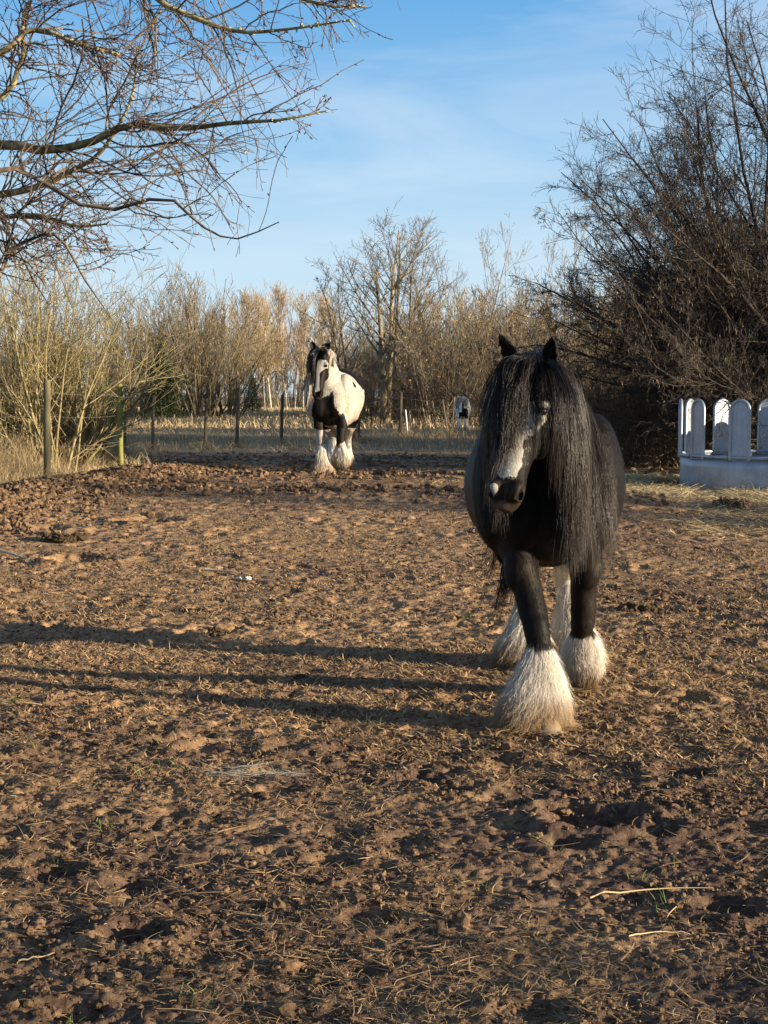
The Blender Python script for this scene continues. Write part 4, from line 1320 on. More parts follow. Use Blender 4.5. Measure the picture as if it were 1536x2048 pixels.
# undergrowth mass behind the belt closes the view
spots = []
for _ in range(70):
    d = rg.uniform(78, 112); px = rg.uniform(636, 1560)
    x, y, z = base_at(px, d)
    top = np.interp(px, [636, 720, 850, 1100, 1560], [700, 650, 640, 620, 480]) + rg.uniform(-15, 80)
    vi = int(rg.integers(0, 3))
    spots.append((x, y, z, h_for(top, d, z), rg.random() * 6.3, vi))
wood('belt_woods', spots, [TC[0], TA[1], TD[0]])

# --- mossy hazel thicket on the left
HL = [multi_tree(500 + k, 3.6, 24, .58, .028, 'moss', 'mosstwig', b1=9, b2=6, l1=.36, l2=.44, ang=.66, up=.18, base=.5, t0=.10, tw_min=.0040) for k in range(3)]
for px, d, top, kk, lab in (
        (-60, 22, 520, 0, 'mossy hazel bush cut by the left edge of the picture'),
        (30, 21.8, 530, 1, 'mossy hazel bush with a leaning brown stem near the left edge'),
        (108, 21.2, 500, 2, 'tall olive hazel bush right behind the dark fence post'),
        (165, 22.6, 560, 0, 'spreading olive hazel bush behind the yellow green fence post'),
        (70, 23.4, 480, 1, 'tallest hazel of the left thicket, behind the dark fence post'),
        (-10, 23.8, 500, 2, 'hazel bush at the back of the left thicket'),
        (150, 24.5, 600, 1, 'thin hazel bush at the back of the thicket beside the gap')):
    x, y, z = base_at(px, d)
    plant('hazel_bush', lab, 'bush', (x, y, z), *HL[kk], None, px * .19, height=h_for(top, d, z))

# --- big hazel with catkins on the right, and the tangle under it
def big_hazel(seed):
    g = np.random.default_rng(seed)
    n = 104
    tilt = np.radians(np.concatenate([g.uniform(5, 40, 46), g.uniform(32, 62, 32), g.uniform(60, 80, 10), g.uniform(30, 52, 16)]))
    az = np.where(g.random(n) < .74, PI + g.normal(0, .55, n), g.random(n) * 2 * PI)
    L = 1.16 * np.interp(np.degrees(tilt), [0, 14, 24, 39, 50, 60, 80], [8.3, 7.6, 6.3, 5.6, 5.2, 4.9, 4.5]) * g.uniform(.70, .92, n)
    az[88:] = PI + g.normal(0, .22, 16); L[88:] *= 1.06
    d = np.stack([np.cos(az) * np.sin(tilt), np.sin(az) * np.sin(tilt), np.cos(tilt)], -1)
    b = g.random(n) ** .5 * .45
    p = np.stack([np.cos(az) * b, np.sin(az) * b, np.where(tilt > 1.0, g.uniform(.3, 1.6, n), -.12)], -1)
    out = [p]; K = 11
    for k in range(K - 1):
        d = norm(d + g.normal(0, .09, (n, 3)) + np.array([0, 0, .05]) / K); out.append(out[-1] + d * (L / (K - 1))[:, None])
    P = np.stack(out, 1)
    R = np.where(tilt > 1.0, .030, .052)[:, None] * g.uniform(.45, 1.15, (n, 1)) * (1 - .86 * np.linspace(0, 1, K))
    T = MB(); put(T, P, R, 8, g)
    C = MB()
    P1, R1 = grow(P, R, 20, .20, .98, .74, .22, .21, .3, .46, .10, .15, 8, g)
    put(C, P1, np.maximum(R1, .0035), 5, g)
    P2, R2 = grow(P1, R1, 9, .10, .98, .74, .25, .40, .35, .55, .08, .16, 6, g)
    put(C, P2, np.maximum(R2, .0026), 4, g)
    P3, R3 = grow(P2, R2, 5, .1, .98, .70, .25, .50, .35, .6, .05, .15, 4, g)
    put(C, P3, np.maximum(R3, .0021), 3, g)
    tags_on(C, P3, R3, 13000, .058, .0036, g, 1)
    return T.mesh('trunk', BK['dark']), C.mesh('crown', [BK['darktwig'], CATKIN])


HZ = big_hazel(520)
plant('hazel_tree', 'big bare hazel hung with catkins, leaning over the hay feeder', 'tree', (6.9, 22.6, gz(6.9, 22.6)), *HZ, None, 0, 1.0)
plant('hazel_tree', 'second catkin hazel rising behind the one that leans over the feeder', 'tree', (10.2, 28.0, gz(10.2, 28.0)), *HZ, None, .35, .92)
TG = [multi_tree(540 + k, 2.2, 34, .95, .012, 'brush', 'brush', b1=11, b2=7, l1=.42, l2=.46, ang=.7, up=.1, base=.75, t0=.05, tw_min=.0032) for k in range(2)]
tl_ = ['low dark thicket of twigs behind the shoulder of the black horse', 'dark tangle of twigs seen just behind the belly of the black horse', 'tangle of thin twigs with a fallen pale stick across it', 'dark twig thicket behind the first uprights of the feeder',
       'twig thicket behind the middle uprights of the feeder', 'twig thicket at the right picture edge behind the feeder', 'tall back row thicket left of the feeder', 'tall back row thicket above the feeder', 'tall back row thicket at the right edge']
for i, (px, d, top) in enumerate(((1190, 27.5, 700), (1248, 26, 715), (1310, 25.5, 705), (1390, 25.5, 690), (1470, 26, 690), (1560, 26, 680), (1240, 31, 690), (1370, 31, 680), (1500, 31, 670))):
    x, y, z = base_at(px, d)
    plant('thicket_bush', tl_[i], 'bush', (x, y, z), *TG[i % 2], None, px * .41, height=h_for(top, d, z))


# --- tree outside the left of the frame, its boughs hang into the picture
def near_tree(seed):
    g = np.random.default_rng(seed)
    T = MB()
    tx, ty = -2.9, 6.4
    tz = gz(tx, ty)
    s = np.linspace(0, 1, 10)
    trunk = np.stack([tx + .12 * np.sin(s * 3), ty + .10 * s, tz - .15 + s * 4.2], -1)[None]
    put(T, trunk, (.13 * (1 - .55 * s))[None], 10, g)
    C = MB()
    # main boughs, by where they run
    def bough(pts, r0, r1, K=16):
        q = catmull(np.array(pts, float), K)
        return q, np.linspace(r0, r1, K)
    rows = [
        ([(tx, ty, 2.15), at(-60, 292, 6.2), at(60, 300, 6.1), at(165, 290, 6.0), at(262, 248, 5.9), at(350, 258, 5.8), at(470, 245, 5.7), at(560, 240, 5.6), at(652, 222, 5.6)], .024, .0030),
        ([(tx, ty, 2.05), at(-80, 400, 6.6), at(60, 378, 6.5), at(150, 338, 6.4), at(205, 300, 6.3), at(262, 200, 6.2), at(275, 95, 6.1)], .020, .003),
        ([(tx, ty, 1.9), at(-80, 452, 6.3), at(60, 430, 6.2), at(150, 452, 6.1), at(215, 448, 6.0)], .016, .003),
        ([(tx, ty, 2.5), at(-60, 130, 5.9), at(60, 60, 5.9), at(160, 90, 5.8), at(250, 110, 5.8)], .018, .003),
        ([(tx, ty, 2.9), at(100, -90, 6.0), at(330, 10, 5.8), at(460, 60, 5.7), at(560, 60, 5.6), at(700, 40, 5.5)], .016, .003),
        ([(tx, ty, 3.0), at(150, -190, 6.3), at(350, -110, 6.2), at(520, -35, 6.1), at(640, 8, 6.0), at(735, 14, 6.0)], .018, .003),
        ([(tx, ty, 2.4), at(-60, 220, 6.7), at(40, 130, 6.7), at(50, 20, 6.6), at(120, -70, 6.6)], .018, .004),
        ([(tx, ty, 1.8), at(-60, 560, 6.0), at(20, 500, 6.0), at(110, 470, 5.9), at(170, 560, 5.8), at(225, 640, 5.8)], .012, .002),
        ([(tx, ty, 2.2), at(-50, 350, 5.6), at(40, 340, 5.6), at(190, 420, 5.5), at(330, 395, 5.4), at(400, 450, 5.3), at(470, 478, 5.3), at(558, 444, 5.2)], .012, .0018),
    ]
    Ps, Rs = zip(*[bough(p, a, b) for p, a, b in rows])
    for q in Ps: q[0] = trunk[0, int(np.argmin(np.abs(trunk[0, :, 2] - q[0, 2])))]
    P = np.stack(Ps); R = np.stack(Rs)
    put(C, P[:7], R[:7], 7, g); put(C, P[7:], R[7:], 6, g, mat=1)
    def keep(p, r):
        # boughs were browsed off below two metres and end near the lane of sky
        low = p[:, :, 2].min(1) > np.where(p[:, -1, 0] < -1.25, 1.66, 1.90) + g.normal(0, .07, len(p))
        lim = np.interp(p[:, -1, 2], [2.0, 2.3, 2.5, 2.75, 3.0], [-.44, -.26, -.14, -.05, .10])
        m = low & (p[:, :, 0].max(1) < lim + g.normal(0, .08, len(p)))
        return p[m], r[m]

    P1, R1 = keep(*grow(P, R, 36, .20, .99, .85, .30, .20, .40, .42, .0, .12, 11, g, pull=(.25, -.02, -.30)))
    R1 = np.clip(R1, .0014, .0038)
    put(C, P1, R1, 5, g, mat=1)
    P2, R2 = keep(*grow(P1, R1, 5, .08, .98, .70, .25, .50, .4, .62, .0, .12, 8, g, pull=(.12, 0, -.25)))
    R2 = np.clip(R2, .0011, .0021)
    put(C, P2, R2, 4, g, mat=1)
    P3, R3 = keep(*grow(P2, R2, 3, .2, .98, .7, .25, .40, .4, .7, 0, .12, 5, g))
    put(C, P3, np.clip(R3, .0011, .002), 3, g, mat=1)
    tags_on(C, P2, R2, 2300, .011, .0030, g, 2, False, .1)
    tags_on(C, P1, R1, 700, .013, .0034, g, 2, False, .2)
    # lichen tufts sit on the older wood
    tags_on(C, P[:7], R[:7], 700, .018, .0050, g, 3, False, .0)
    tags_on(C, P1, R1, 420, .013, .0032, g, 3, False, .0)
    r = empty('overhanging_tree', (tx, ty, tz))
    tag(r, 'lichened bare fruit tree whose budding boughs hang into the sky from the left edge', 'tree')
    off = np.array([tx, ty, tz])
    for m in (T, C): m.V = [v - off for v in m.V]
    T.build('trunk', BK['lichen'], r); C.build('crown', [BK['lichen'], BK['redtwig'], BUD, TUFT], r)
    return r


near_tree(560)

# --- trees outside the right of the frame that throw the shade on the foreground and the middle ground
SH = multi_tree(580, 6.2, 9, .42, .06, 'dark', 'darktwig', b1=15, b2=9, b3=3, l1=.40, l2=.42, ang=.62, up=.4, base=.5, t0=.12, tw_min=.006)
plant('shade_tree', 'bare tree standing out of the frame that shades the ground in front', 'tree', (20.4, -5.4, 0.0), *SH, None, 0, .71)
plant('shade_bush', 'bare bush standing out of the frame that shades the mud before the trotting horse', 'bush', (13.0, 11.9, .1), *SH, None, 1.0, .60)
# the belt of trees runs on past the right edge of the picture and shades the fence line
spots = []
for _ in range(26):
    q = rg.random()
    x, y = 12 + 13 * q + rg.normal(0, 2.0), 29 + 19 * q + rg.normal(0, 2.5)
    if x < .262 * y + 2.5: x = .262 * y + 2.5 + rg.random() * 3
    vi = int(rg.integers(0, 3))
    spots.append((x, y, 0.0, rg.uniform(6.5, 10.0), rg.random() * 6.3, vi))
wood('lane_woods', spots, [TC[1], TA[0], TC[0]])
# ------------------------------------------------------------------ loose clods, straw and trampled grass on the mud
def ico(sub=0):
    g = (1 + 5 ** .5) / 2
    V = norm(np.array([(-1, g, 0), (1, g, 0), (-1, -g, 0), (1, -g, 0), (0, -1, g), (0, 1, g), (0, -1, -g), (0, 1, -g), (g, 0, -1), (g, 0, 1), (-g, 0, -1), (-g, 0, 1)], float))
    F = [(0, 11, 5), (0, 5, 1), (0, 1, 7), (0, 7, 10), (0, 10, 11), (1, 5, 9), (5, 11, 4), (11, 10, 2), (10, 7, 6), (7, 1, 8), (3, 9, 4), (3, 4, 2), (3, 2, 6), (3, 6, 8), (3, 8, 9), (4, 9, 5), (2, 4, 11), (6, 2, 10), (8, 6, 7), (9, 8, 1)]
    for _ in range(sub):
        V = list(map(tuple, V)); M = {}; G = []
        def mid(a, b):
            k = (min(a, b), max(a, b))
            if k not in M:
                M[k] = len(V); V.append(tuple(norm(np.array(V[a]) + np.array(V[b]))))
            return M[k]
        for a, b, c in F:
            x, y, z = mid(a, b), mid(b, c), mid(c, a)
            G += [(a, x, z), (b, y, x), (c, z, y), (x, y, z)]
        F = G; V = np.array(V)
    return np.array(V), np.array(F)


def scatter_stones(mb, P, size, sub, rg, flat=.7, rough=.19, tint=None):
    V0, F = ico(sub)
    n = len(P); k = len(V0)
    kinds = 14
    base = np.stack([V0 * (1 + rg.normal(0, rough, (k, 1))) * rg.uniform(.7, 1.3, 3) for _ in range(kinds)])
    a = rg.random(n) * 2 * PI; c, s = np.cos(a), np.sin(a)
    tilt = rg.normal(0, .5, n); ct, st = np.cos(tilt), np.sin(tilt)
    B = base[rg.integers(0, kinds, n)] * size[:, None, None]
    x = B[..., 0] * c[:, None] - B[..., 1] * s[:, None]; y = B[..., 0] * s[:, None] + B[..., 1] * c[:, None]
    z = B[..., 2] * flat
    y, z = y * ct[:, None] - z * st[:, None], y * st[:, None] + z * ct[:, None]
    V = np.stack([x, y, z], -1) + P[:, None]
    T = F[None] + (np.arange(n) * k)[:, None, None]
    mb.add(V.reshape(-1, 3), None, T.reshape(-1, 3), tint=np.repeat(tint if tint is not None else rg.random(n), k))


def view_points(n, y0, y1, rg, p=1.6, wide=.30):
    """points over the paddock floor, denser towards the camera"""
    u = rg.random(n)
    y = (y0 ** (1 - p) + u * (y1 ** (1 - p) - y0 ** (1 - p))) ** (1 / (1 - p))
    x = rg.uniform(-1, 1, n) * (wide * y + .7)
    return x, y


def on_mud(x, y, rg, thr=.5):
    return mud_mask(x, y) > thr


rg = np.random.default_rng(101)
mb = MB()
for n, y0, y1, lo, hi, sub in ((65000, 2.9, 12, .0025, .008, 0), (4200, 2.9, 16, .008, .016, 1), (42000, 5, 17, .004, .011, 0), (16000, 9, 36, .009, .022, 0), (9000, 20, 37, .016, .05, 0), (260, 3.0, 20, .015, .028, 1)):
    x, y = view_points(n, y0, y1, rg)
    cl = fbm(x * 2.2, y * 2.2, 201, 3)
    k = on_mud(x, y, rg) & (rg.random(n) < sstep(.36, .62, cl) * .75 + .25)
    x, y = x[k], y[k]
    s = lo + (hi - lo) * rg.random(len(x)) ** 2.2
    scatter_stones(mb, np.stack([x, y, ground_h(x, y) + s * .15], -1), s, sub, rg)
# churned heap along the left verge and the low ridges across
n = 17000
y = rg.uniform(13.2, 23.5, n); x = mud_edge(y) + .75 + rg.normal(0, .55, n)
s = .007 + .042 * rg.random(n) ** 6
scatter_stones(mb, np.stack([x, y, ground_h(x, y) + s * .15], -1), s, 1, rg, .8)
n = 3000
x = rg.uniform(-4.3, 3.2, n); y = np.where(rg.random(n) < .5, 20.2 + .12 * x, 17.2 - .1 * x) + rg.normal(0, .4, n)
s = .008 + .04 * rg.random(n) ** 5
scatter_stones(mb, np.stack([x, y, ground_h(x, y) + s * .3], -1), s, 1, rg, .8)
t = NT('clod_earth')
P = t.coord()
cc = t.ramp(t.noise(38, 5, .65, P), [(.3, (.062, .039, .025)), (.55, (.165, .105, .061)), (.8, (.29, .195, .115))])
k = t.math('MULTIPLY_ADD', t.attr('tint'), .9); k.node.inputs[2].default_value = .5
t.base(t.mix(1.0, cc, k, 'MULTIPLY')); t.set(Roughness=.95, Specular_IOR_Level=.15)
t.bump(t.noise(120, 4, .65, P), .6, .008)
CLOD = t.m
tag(mb.build('mud_clods', CLOD, smooth=False), kind='stuff')


def blades(mb, x, y, z, length, width, rg, lie=.8, Kp=4, curl=.6, heading=None, **attrs):
    """thin dry stems: lie = 1 flat on the ground, 0 upright"""
    n = len(x)
    a = rg.random(n) * 2 * PI if heading is None else heading
    el = (1 - lie) * PI / 2 * rg.uniform(.55, 1.2, n) + rg.normal(0, .10, n)
    s = np.linspace(0, 1, Kp)
    bend = rg.normal(0, curl, n)
    droop = rg.uniform(0, curl, n)
    aa = a[:, None] + bend[:, None] * s
    ee = el[:, None] - droop[:, None] * s * (1 - lie) * 1.6
    st = length[:, None] / (Kp - 1)
    D = np.stack([np.cos(aa) * np.cos(ee), np.sin(aa) * np.cos(ee), np.sin(ee)], -1) * st[..., None]
    P = np.concatenate([np.zeros((n, 1, 3)), np.cumsum(D[:, :-1], 1)], 1) + np.stack([x, y, z], -1)[:, None]
    W = width[:, None] * (1 - .65 * s)
    side = norm(np.stack([-np.sin(a), np.cos(a), rg.normal(0, .5, n)], -1))
    V, Q = ribbons(P, W, side)
    mb.add(V, Q, tint=np.repeat(rg.random(n), Kp * 2), **attrs)


rg = np.random.default_rng(102)
mb = MB()
# fine trampled grass fibres
n = 150000
x, y = view_points(n, 2.9, 20, rg, 1.5)
cl = fbm(x * 1.1 + 5, y * 1.1, 211, 3)
k = on_mud(x, y, rg) & (rg.random(n) < sstep(.38, .66, cl) * .95 + .05)
x, y = x[k], y[k]; n = len(x)
blades(mb, x, y, ground_h(x, y) + .0, rg.uniform(.015, .055, n), rg.uniform(.0007, .0015, n), rg, .82, 4, 1.0)
# dry crumbs and chips of old hay and droppings, thick on the sunlit middle of the paddock
n = 170000
x, y = view_points(n, 5.2, 26, rg, 1.25)
cl = fbm(x * .9 + 2, y * .9, 213, 3)
k = on_mud(x, y, rg) & (rg.random(n) < sstep(.28, .55, cl) * .8 + .2) & (rg.random(n) < sstep(4.8, 8, y) * .9 + .1)
x, y = x[k], y[k]; n = len(x)
blades(mb, x, y, ground_h(x, y) + .001, rg.uniform(.012, .05, n), rg.uniform(.0014, .0042, n), rg, .66, 3, 1.0)
# longer straws
n = 6000
x, y = view_points(n, 2.9, 24, rg, 1.4)
cl = fbm(x * .8 + 1, y * .8, 215, 3)
k = on_mud(x, y, rg) & (rg.random(n) < sstep(.35, .65, cl) + .12)
x, y = x[k], y[k]; n = len(x)
blades(mb, x, y, ground_h(x, y) + .004, rg.uniform(.04, .15, n), rg.uniform(.0012, .0024, n), rg, .90, 5, .7)
tag(mb.build('straw_litter', straw_mat('trampled_straw', (.155, .095, .049), (.44, .308, .160)), smooth=False), kind='stuff')
# the little living grass that is left
mb = MB()
n = 700
cx, cy = view_points(60, 3.2, 13, rg, 1.5)
w_ = rg.integers(0, 60, n)
x, y = cx[w_] + rg.normal(0, .03, n), cy[w_] + rg.normal(0, .03, n)
blades(mb, x, y, ground_h(x, y), rg.uniform(.02, .06, n), rg.uniform(.001, .002, n), rg, .45, 4, .7)
tag(mb.build('grass_sprigs', straw_mat('young_grass', (.10, .16, .035), (.22, .25, .07)), smooth=False), kind='stuff')
# ------------------------------------------------------------------ fence posts and wires
def post_mesh(h, r, seed, mat, S=12, point=True):
    g = np.random.default_rng(seed)
    mb = MB()
    K = 14
    z = np.concatenate([[-.25], np.linspace(0, h, K - 1)])
    th = np.arange(S) * 2 * PI / S
    rr = r * (1 + .05 * (fbm(th[None] * 1.5 + seed, z[:, None] * 3, seed, 3) - .5) * 2) * (1 - .06 * z[:, None] / h)
    wob = np.stack([np.cumsum(g.normal(0, r * .03, K)), np.cumsum(g.normal(0, r * .03, K))], -1)
    V = np.stack([rr * np.cos(th) + wob[:, :1], rr * np.sin(th) + wob[:, 1:], z[:, None] + 0 * th], -1)
    V[-1, :, 2] += r * .5 * np.cos(th + 1)
    i = np.arange(K * S).reshape(K, S); j = np.roll(np.arange(S), -1)
    mb.add(V.reshape(-1, 3), np.stack([i[:-1], i[:-1][:, j], i[1:][:, j], i[1:]], -1).reshape(-1, 4), tint=.5)
    c = V[-1].mean(0)
    top = np.vstack([V[-1], c])
    mb.add(top, None, [(q, (q + 1) % S, S) for q in range(S)], tint=.5)
    return mb.mesh('fence_post', mat)


def post_mat(name, stops):
    t = NT(name)
    mp_ = t.n('ShaderNodeMapping'); mp_.inputs['Scale'].default_value = (1, 1, .08); t.l(t.coord(), mp_.inputs[0])
    c = t.ramp(t.noise(45, 5, .65, mp_.outputs[0]), stops)
    t.base(c); t.set(Roughness=.85, Specular_IOR_Level=.2); t.bump(t.noise(60, 4, .6, mp_.outputs[0]), .5, .004)
    return t.m


PM_G = post_mat('weathered_post', [(.3, (.085, .075, .045)), (.7, (.19, .165, .09))])
PM_Y = post_mat('algae_green_post', [(.3, (.12, .125, .040)), (.7, (.25, .25, .080))])
PM_D = post_mat('dark_post', [(.3, (.060, .048, .034)), (.7, (.13, .105, .072))])
PM_S = post_mat('peeled_stick', [(.3, (.22, .17, .10)), (.7, (.42, .34, .21))])
t = NT('white_plastic'); t.base((.75, .77, .80)); t.set(Roughness=.4); PM_W = t.m
POSTS = []
for (bx, by, tx, ty, r, m, nm, cat, lab, d) in (
        (93, 964, 93, 763, .048, PM_G, 'fence_post', 'post', 'dark weathered round post standing in the tall dry grass at the left', None),
        (242, 942, 239, 771, .042, PM_Y, 'fence_post', 'post', 'yellow green algae covered fence post at the edge of the mud', None),
        (250, 906, 250, 795, .034, PM_D, 'fence_post', 'post', 'thin grey post just behind the yellow green post', 34),
        (305, 888, 307, 792, .040, PM_D, 'fence_post', 'post', 'grey wooden post in front of the low round willow bush', 38),
        (410, 896, 413, 799, .045, PM_D, 'fence_post', 'post', 'dark post leaning slightly, in front of the large fan shaped willow', 39),
        (473, 886, 478, 779, .048, PM_D, 'fence_post', 'post', 'dark leaning post between the large willow and the pale birches', 40),
        (563, 880, 565, 790, .050, PM_D, 'fence_post', 'post', 'dark post standing nearest the left side of the trotting horse', 44),
        (800, 866, 802, 786, .060, PM_D, 'fence_post', 'post', 'thick dark post next to the thin white stake', 50),
        (816, 860, 811, 820, .022, PM_W, 'fence_stake', 'stake', 'thin white plastic fence stake beside the thick dark post', 51),
        (897, 868, 885, 800, .030, PM_S, 'wooden_stick', 'stick', 'peeled pale stick leaning over, left one of the crossed pair by the distant horse', 51),
        (903, 867, 909, 795, .028, PM_S, 'wooden_stick', 'stick', 'peeled pale stick standing upright right beside the small distant horse', 51.5),
        (718, 880, 716, 800, .045, PM_D, 'fence_post', 'post', 'dark post half hidden by the tail of the trotting horse', 45)):
    if d is None: d = 19.4 if bx == 93 else 21.3
    p = base_at(bx, d)
    z0 = p[2]
    q = at(tx, ty, d)
    # base height: use the photo row when the ground allows it
    v = Vector((q[0] - p[0], 0, q[2] - z0))
    o = link(nm, post_mesh(v.length, r, bx, m))
    o.location = p
    o.rotation_euler = (0, math.atan2(v.x, v.z), 0)
    tag(o, lab, cat)
    POSTS.append((np.array(p), np.array([q[0], d, q[2]])))
t = NT('fence_wire'); t.base((.20, .19, .17)); t.set(Roughness=.7); WIRE = t.m


def wire(a, b, label, sag=.03, r=.004):
    s = np.linspace(0, 1, 14)[:, None]
    P = np.array(a) * (1 - s) + np.array(b) * s; P[:, 2] -= sag * 4 * (s * (1 - s))[:, 0]
    mb = MB(); V, Q = tubes(P[None], np.full((1, 14), r), 5); mb.add(V, Q)
    tag(mb.build('fence_wire', WIRE), label, 'wire', 'wires of the paddock fence')


def on(i, f): return POSTS[i][0] * (1 - f) + POSTS[i][1] * f


off_l = np.array([-8.2, 17.2, gz(-8.2, 17.2)])
seq = [0, 1, 4, 5, 6, 11, 7]
pl = {0: 'from the left picture edge to the dark weathered post', 1: 'between the dark weathered post and the yellow green post', 4: 'between the yellow green post and the post before the willow',
      5: 'between the post before the willow and the leaning post', 6: 'between the leaning post and the trotting horse', 11: 'behind the trotting horse', 7: 'between the trotting horse and the thick dark post'}
prev = None
for i in seq:
    for f, nm in ((.36, 'lower'), (.66, 'middle'), (.90, 'upper')):
        a = off_l + np.array([0, 0, 1.35 * f]) if prev is None else on(prev, f)
        wire(a, on(i, f), '%s thin wire %s' % (nm, pl[i]), r=.0012 if i in (0, 1) else .0016)
    prev = i
for f, nm in ((.36, 'lower'), (.66, 'middle'), (.90, 'upper')):
    wire(on(7, f), on(10, f * .95), '%s thin wire between the thick dark post and the pair of sticks' % nm, r=.0016)
    e = base_at(1180, 50); wire(on(10, f * .95), np.array(e) + np.array([0, 0, 1.3 * f]), '%s thin wire running behind the small distant horse' % nm, r=.0016)

# ------------------------------------------------------------------ round hay feeder of galvanised steel
t = NT('galvanised_steel')
n1 = t.noise(4.5, 4, .55); vor = t.n('ShaderNodeTexVoronoi'); vor.inputs['Scale'].default_value = 55; t.l(t.coord(), vor.inputs['Vector'])
c = t.ramp(t.math('ADD', t.math('MULTIPLY', n1, .75), t.math('MULTIPLY', vor.outputs['Distance'], .12)), [(.25, (.24, .27, .32)), (.45, (.33, .37, .43)), (.6, (.40, .44, .50))])
sz = t.n('ShaderNodeSeparateXYZ'); t.l(t.coord(), sz.inputs[0])
spl = t.ramp(t.math('SUBTRACT', t.noise(11, 6, .7), t.math('MULTIPLY', sz.outputs['Z'], 1.1)), [(.36, 0), (.56, .75)])
c = t.mix(spl, c, (.11, .075, .045))
run = t.n('ShaderNodeMapping'); run.inputs['Scale'].default_value = (9, 9, .7); t.l(t.coord(), run.inputs[0])
c = t.mix(t.ramp(t.noise(2.2, 4, .6, run.outputs[0]), [(.5, 0), (.75, .35)]), c, (.16, .15, .14))
t.base(c); t.set(Metallic=.55, Specular_IOR_Level=.4, Roughness=t.ramp(n1, [(.3, .36), (.7, .52)]))
GALV = t.m
FR = 1.28
fx, fy = 5.15, 19.5
fz = gz(fx, fy - 1.0)
feeder = empty('hay_feeder', (fx, fy, fz))
tag(feeder, 'round galvanised steel hay feeder with rounded upright panels, standing in scattered hay', 'hay feeder')
HB = .435


def ring_tube(R, z, r, n=120, S=10):
    a = np.arange(n) * 2 * PI / n; b = np.arange(S) * 2 * PI / S
    V = np.stack([(R + r * np.cos(b)) * np.cos(a)[:, None], (R + r * np.cos(b)) * np.sin(a)[:, None], z + r * np.sin(b) + 0 * a[:, None]], -1)
    i = np.arange(n * S).reshape(n, S); k = np.roll(np.arange(n), -1); j = np.roll(np.arange(S), -1)
    return V.reshape(-1, 3), np.stack([i, i[k], i[k][:, j], i[:, j]], -1).reshape(-1, 4)


mb = MB()
n = 144
a = np.arange(n) * 2 * PI / n
prof = np.array([(FR, -.05), (FR + .004, .10), (FR, .30), (FR, HB), (FR - .006, HB), (FR - .006, -.05)])
dent = (fbm(np.cos(a) * 3 + 4, np.sin(a) * 3, 12, 3) - .5) * .03
V = np.stack([(prof[:, 0][None] + dent[:, None]) * np.cos(a)[:, None], (prof[:, 0][None] + dent[:, None]) * np.sin(a)[:, None], prof[:, 1][None] + 0 * a[:, None]], -1)
i = np.arange(n * 6).reshape(n, 6); k = np.roll(np.arange(n), -1)
mb.add(V.reshape(-1, 3), np.stack([i[:, :-1], i[k][:, :-1], i[k][:, 1:], i[:, 1:]], -1).reshape(-1, 4))
mb.build('base_sheet', GALV, feeder)
mb = MB(); mb.add(*ring_tube(FR + .004, HB + .004, .024))
for q in range(12):                                   # clamps along the rail
    aa = (q + .5) * PI / 6
    P = np.stack([[(FR + .004) * math.cos(aa + e), (FR + .004) * math.sin(aa + e), HB + .004] for e in np.linspace(-.02, .02, 4)])
    mb.add(*tubes(P[None], np.full((1, 4), .031), 12))
mb.build('top_rail', GALV, feeder)
mb = MB(); mb.add(*ring_tube(FR - .03, .22, .016, 90, 8)); mb.build('inner_rail', GALV, feeder)
W, H0, H1 = .122, HB - .03, 1.145
arc = np.linspace(0, PI, 15)
path = [(-W, H0)] + [(-W * math.cos(q), H1 - W + W * math.sin(q)) for q in arc] + [(W, H0)]
path = np.array(path)
pp = np.concatenate([np.stack([np.full(6, -W), np.linspace(H0, H1 - W, 7)[:-1]], -1), path[1:-1], np.stack([np.full(6, W), np.linspace(H1 - W, H0, 7)[1:]], -1)])
ft = MB()
P3 = np.stack([pp[:, 0], np.zeros(len(pp)), pp[:, 1]], -1)
ft.add(*tubes(P3[None], np.full((1, len(pp)), .022), 10))
frame_me = ft.mesh('panel_frame', GALV)
sh = MB()
c0 = np.array([0, H0 + .3])
for yy, s in ((-.005, 1), (.005, -1)):
    V = np.stack([pp[:, 0] * .97, np.full(len(pp), yy + .003), pp[:, 1] - .003], -1); k = len(V)
    V = np.vstack([V, [0, yy + .003, H0 + .3], ])
    T = [(q, q + 1, k) if s > 0 else (q + 1, q, k) for q in range(k - 1)] + [(k - 1, 0, k) if s > 0 else (0, k - 1, k)]
    sh.add(V, None, T)
sheet_me = sh.mesh('panel', GALV, False)
for q in range(12):
    th = math.radians(-97 + 30 * q)                   # angle from straight towards the camera, negative to the left
    e = link('panel', sheet_me, feeder)
    e.location = (FR * math.sin(th), -FR * math.cos(th), 0)
    e.rotation_euler = (0, 0, th)
    link('panel_frame', frame_me, e)

# ------------------------------------------------------------------ grass, hay, small things on the ground
rg = np.random.default_rng(130)
DRY = straw_mat('dry_grass', (.26, .19, .10), (.56, .44, .255))
mb = MB()
# tall dry grass of the left verge
n = 42000
y = rg.uniform(14.5, 27, n); x = mud_edge(np.clip(y, 0, 24)) - np.abs(rg.normal(0, 1.3, n)) + .1
k = fbm(x * 1.6, y * 1.6, 301, 3) + rg.normal(0, .08, n) > .40
x, y = x[k], y[k]; n = len(x)
edge = np.clip((mud_edge(np.clip(y, 0, 24)) + .1 - x) / .8, .25, 1)
blades(mb, x, y, ground_low(x, y) - .01, rg.uniform(.25, .80, n) * edge, rg.uniform(.0018, .0034, n), rg, .22, 5, 1.0)
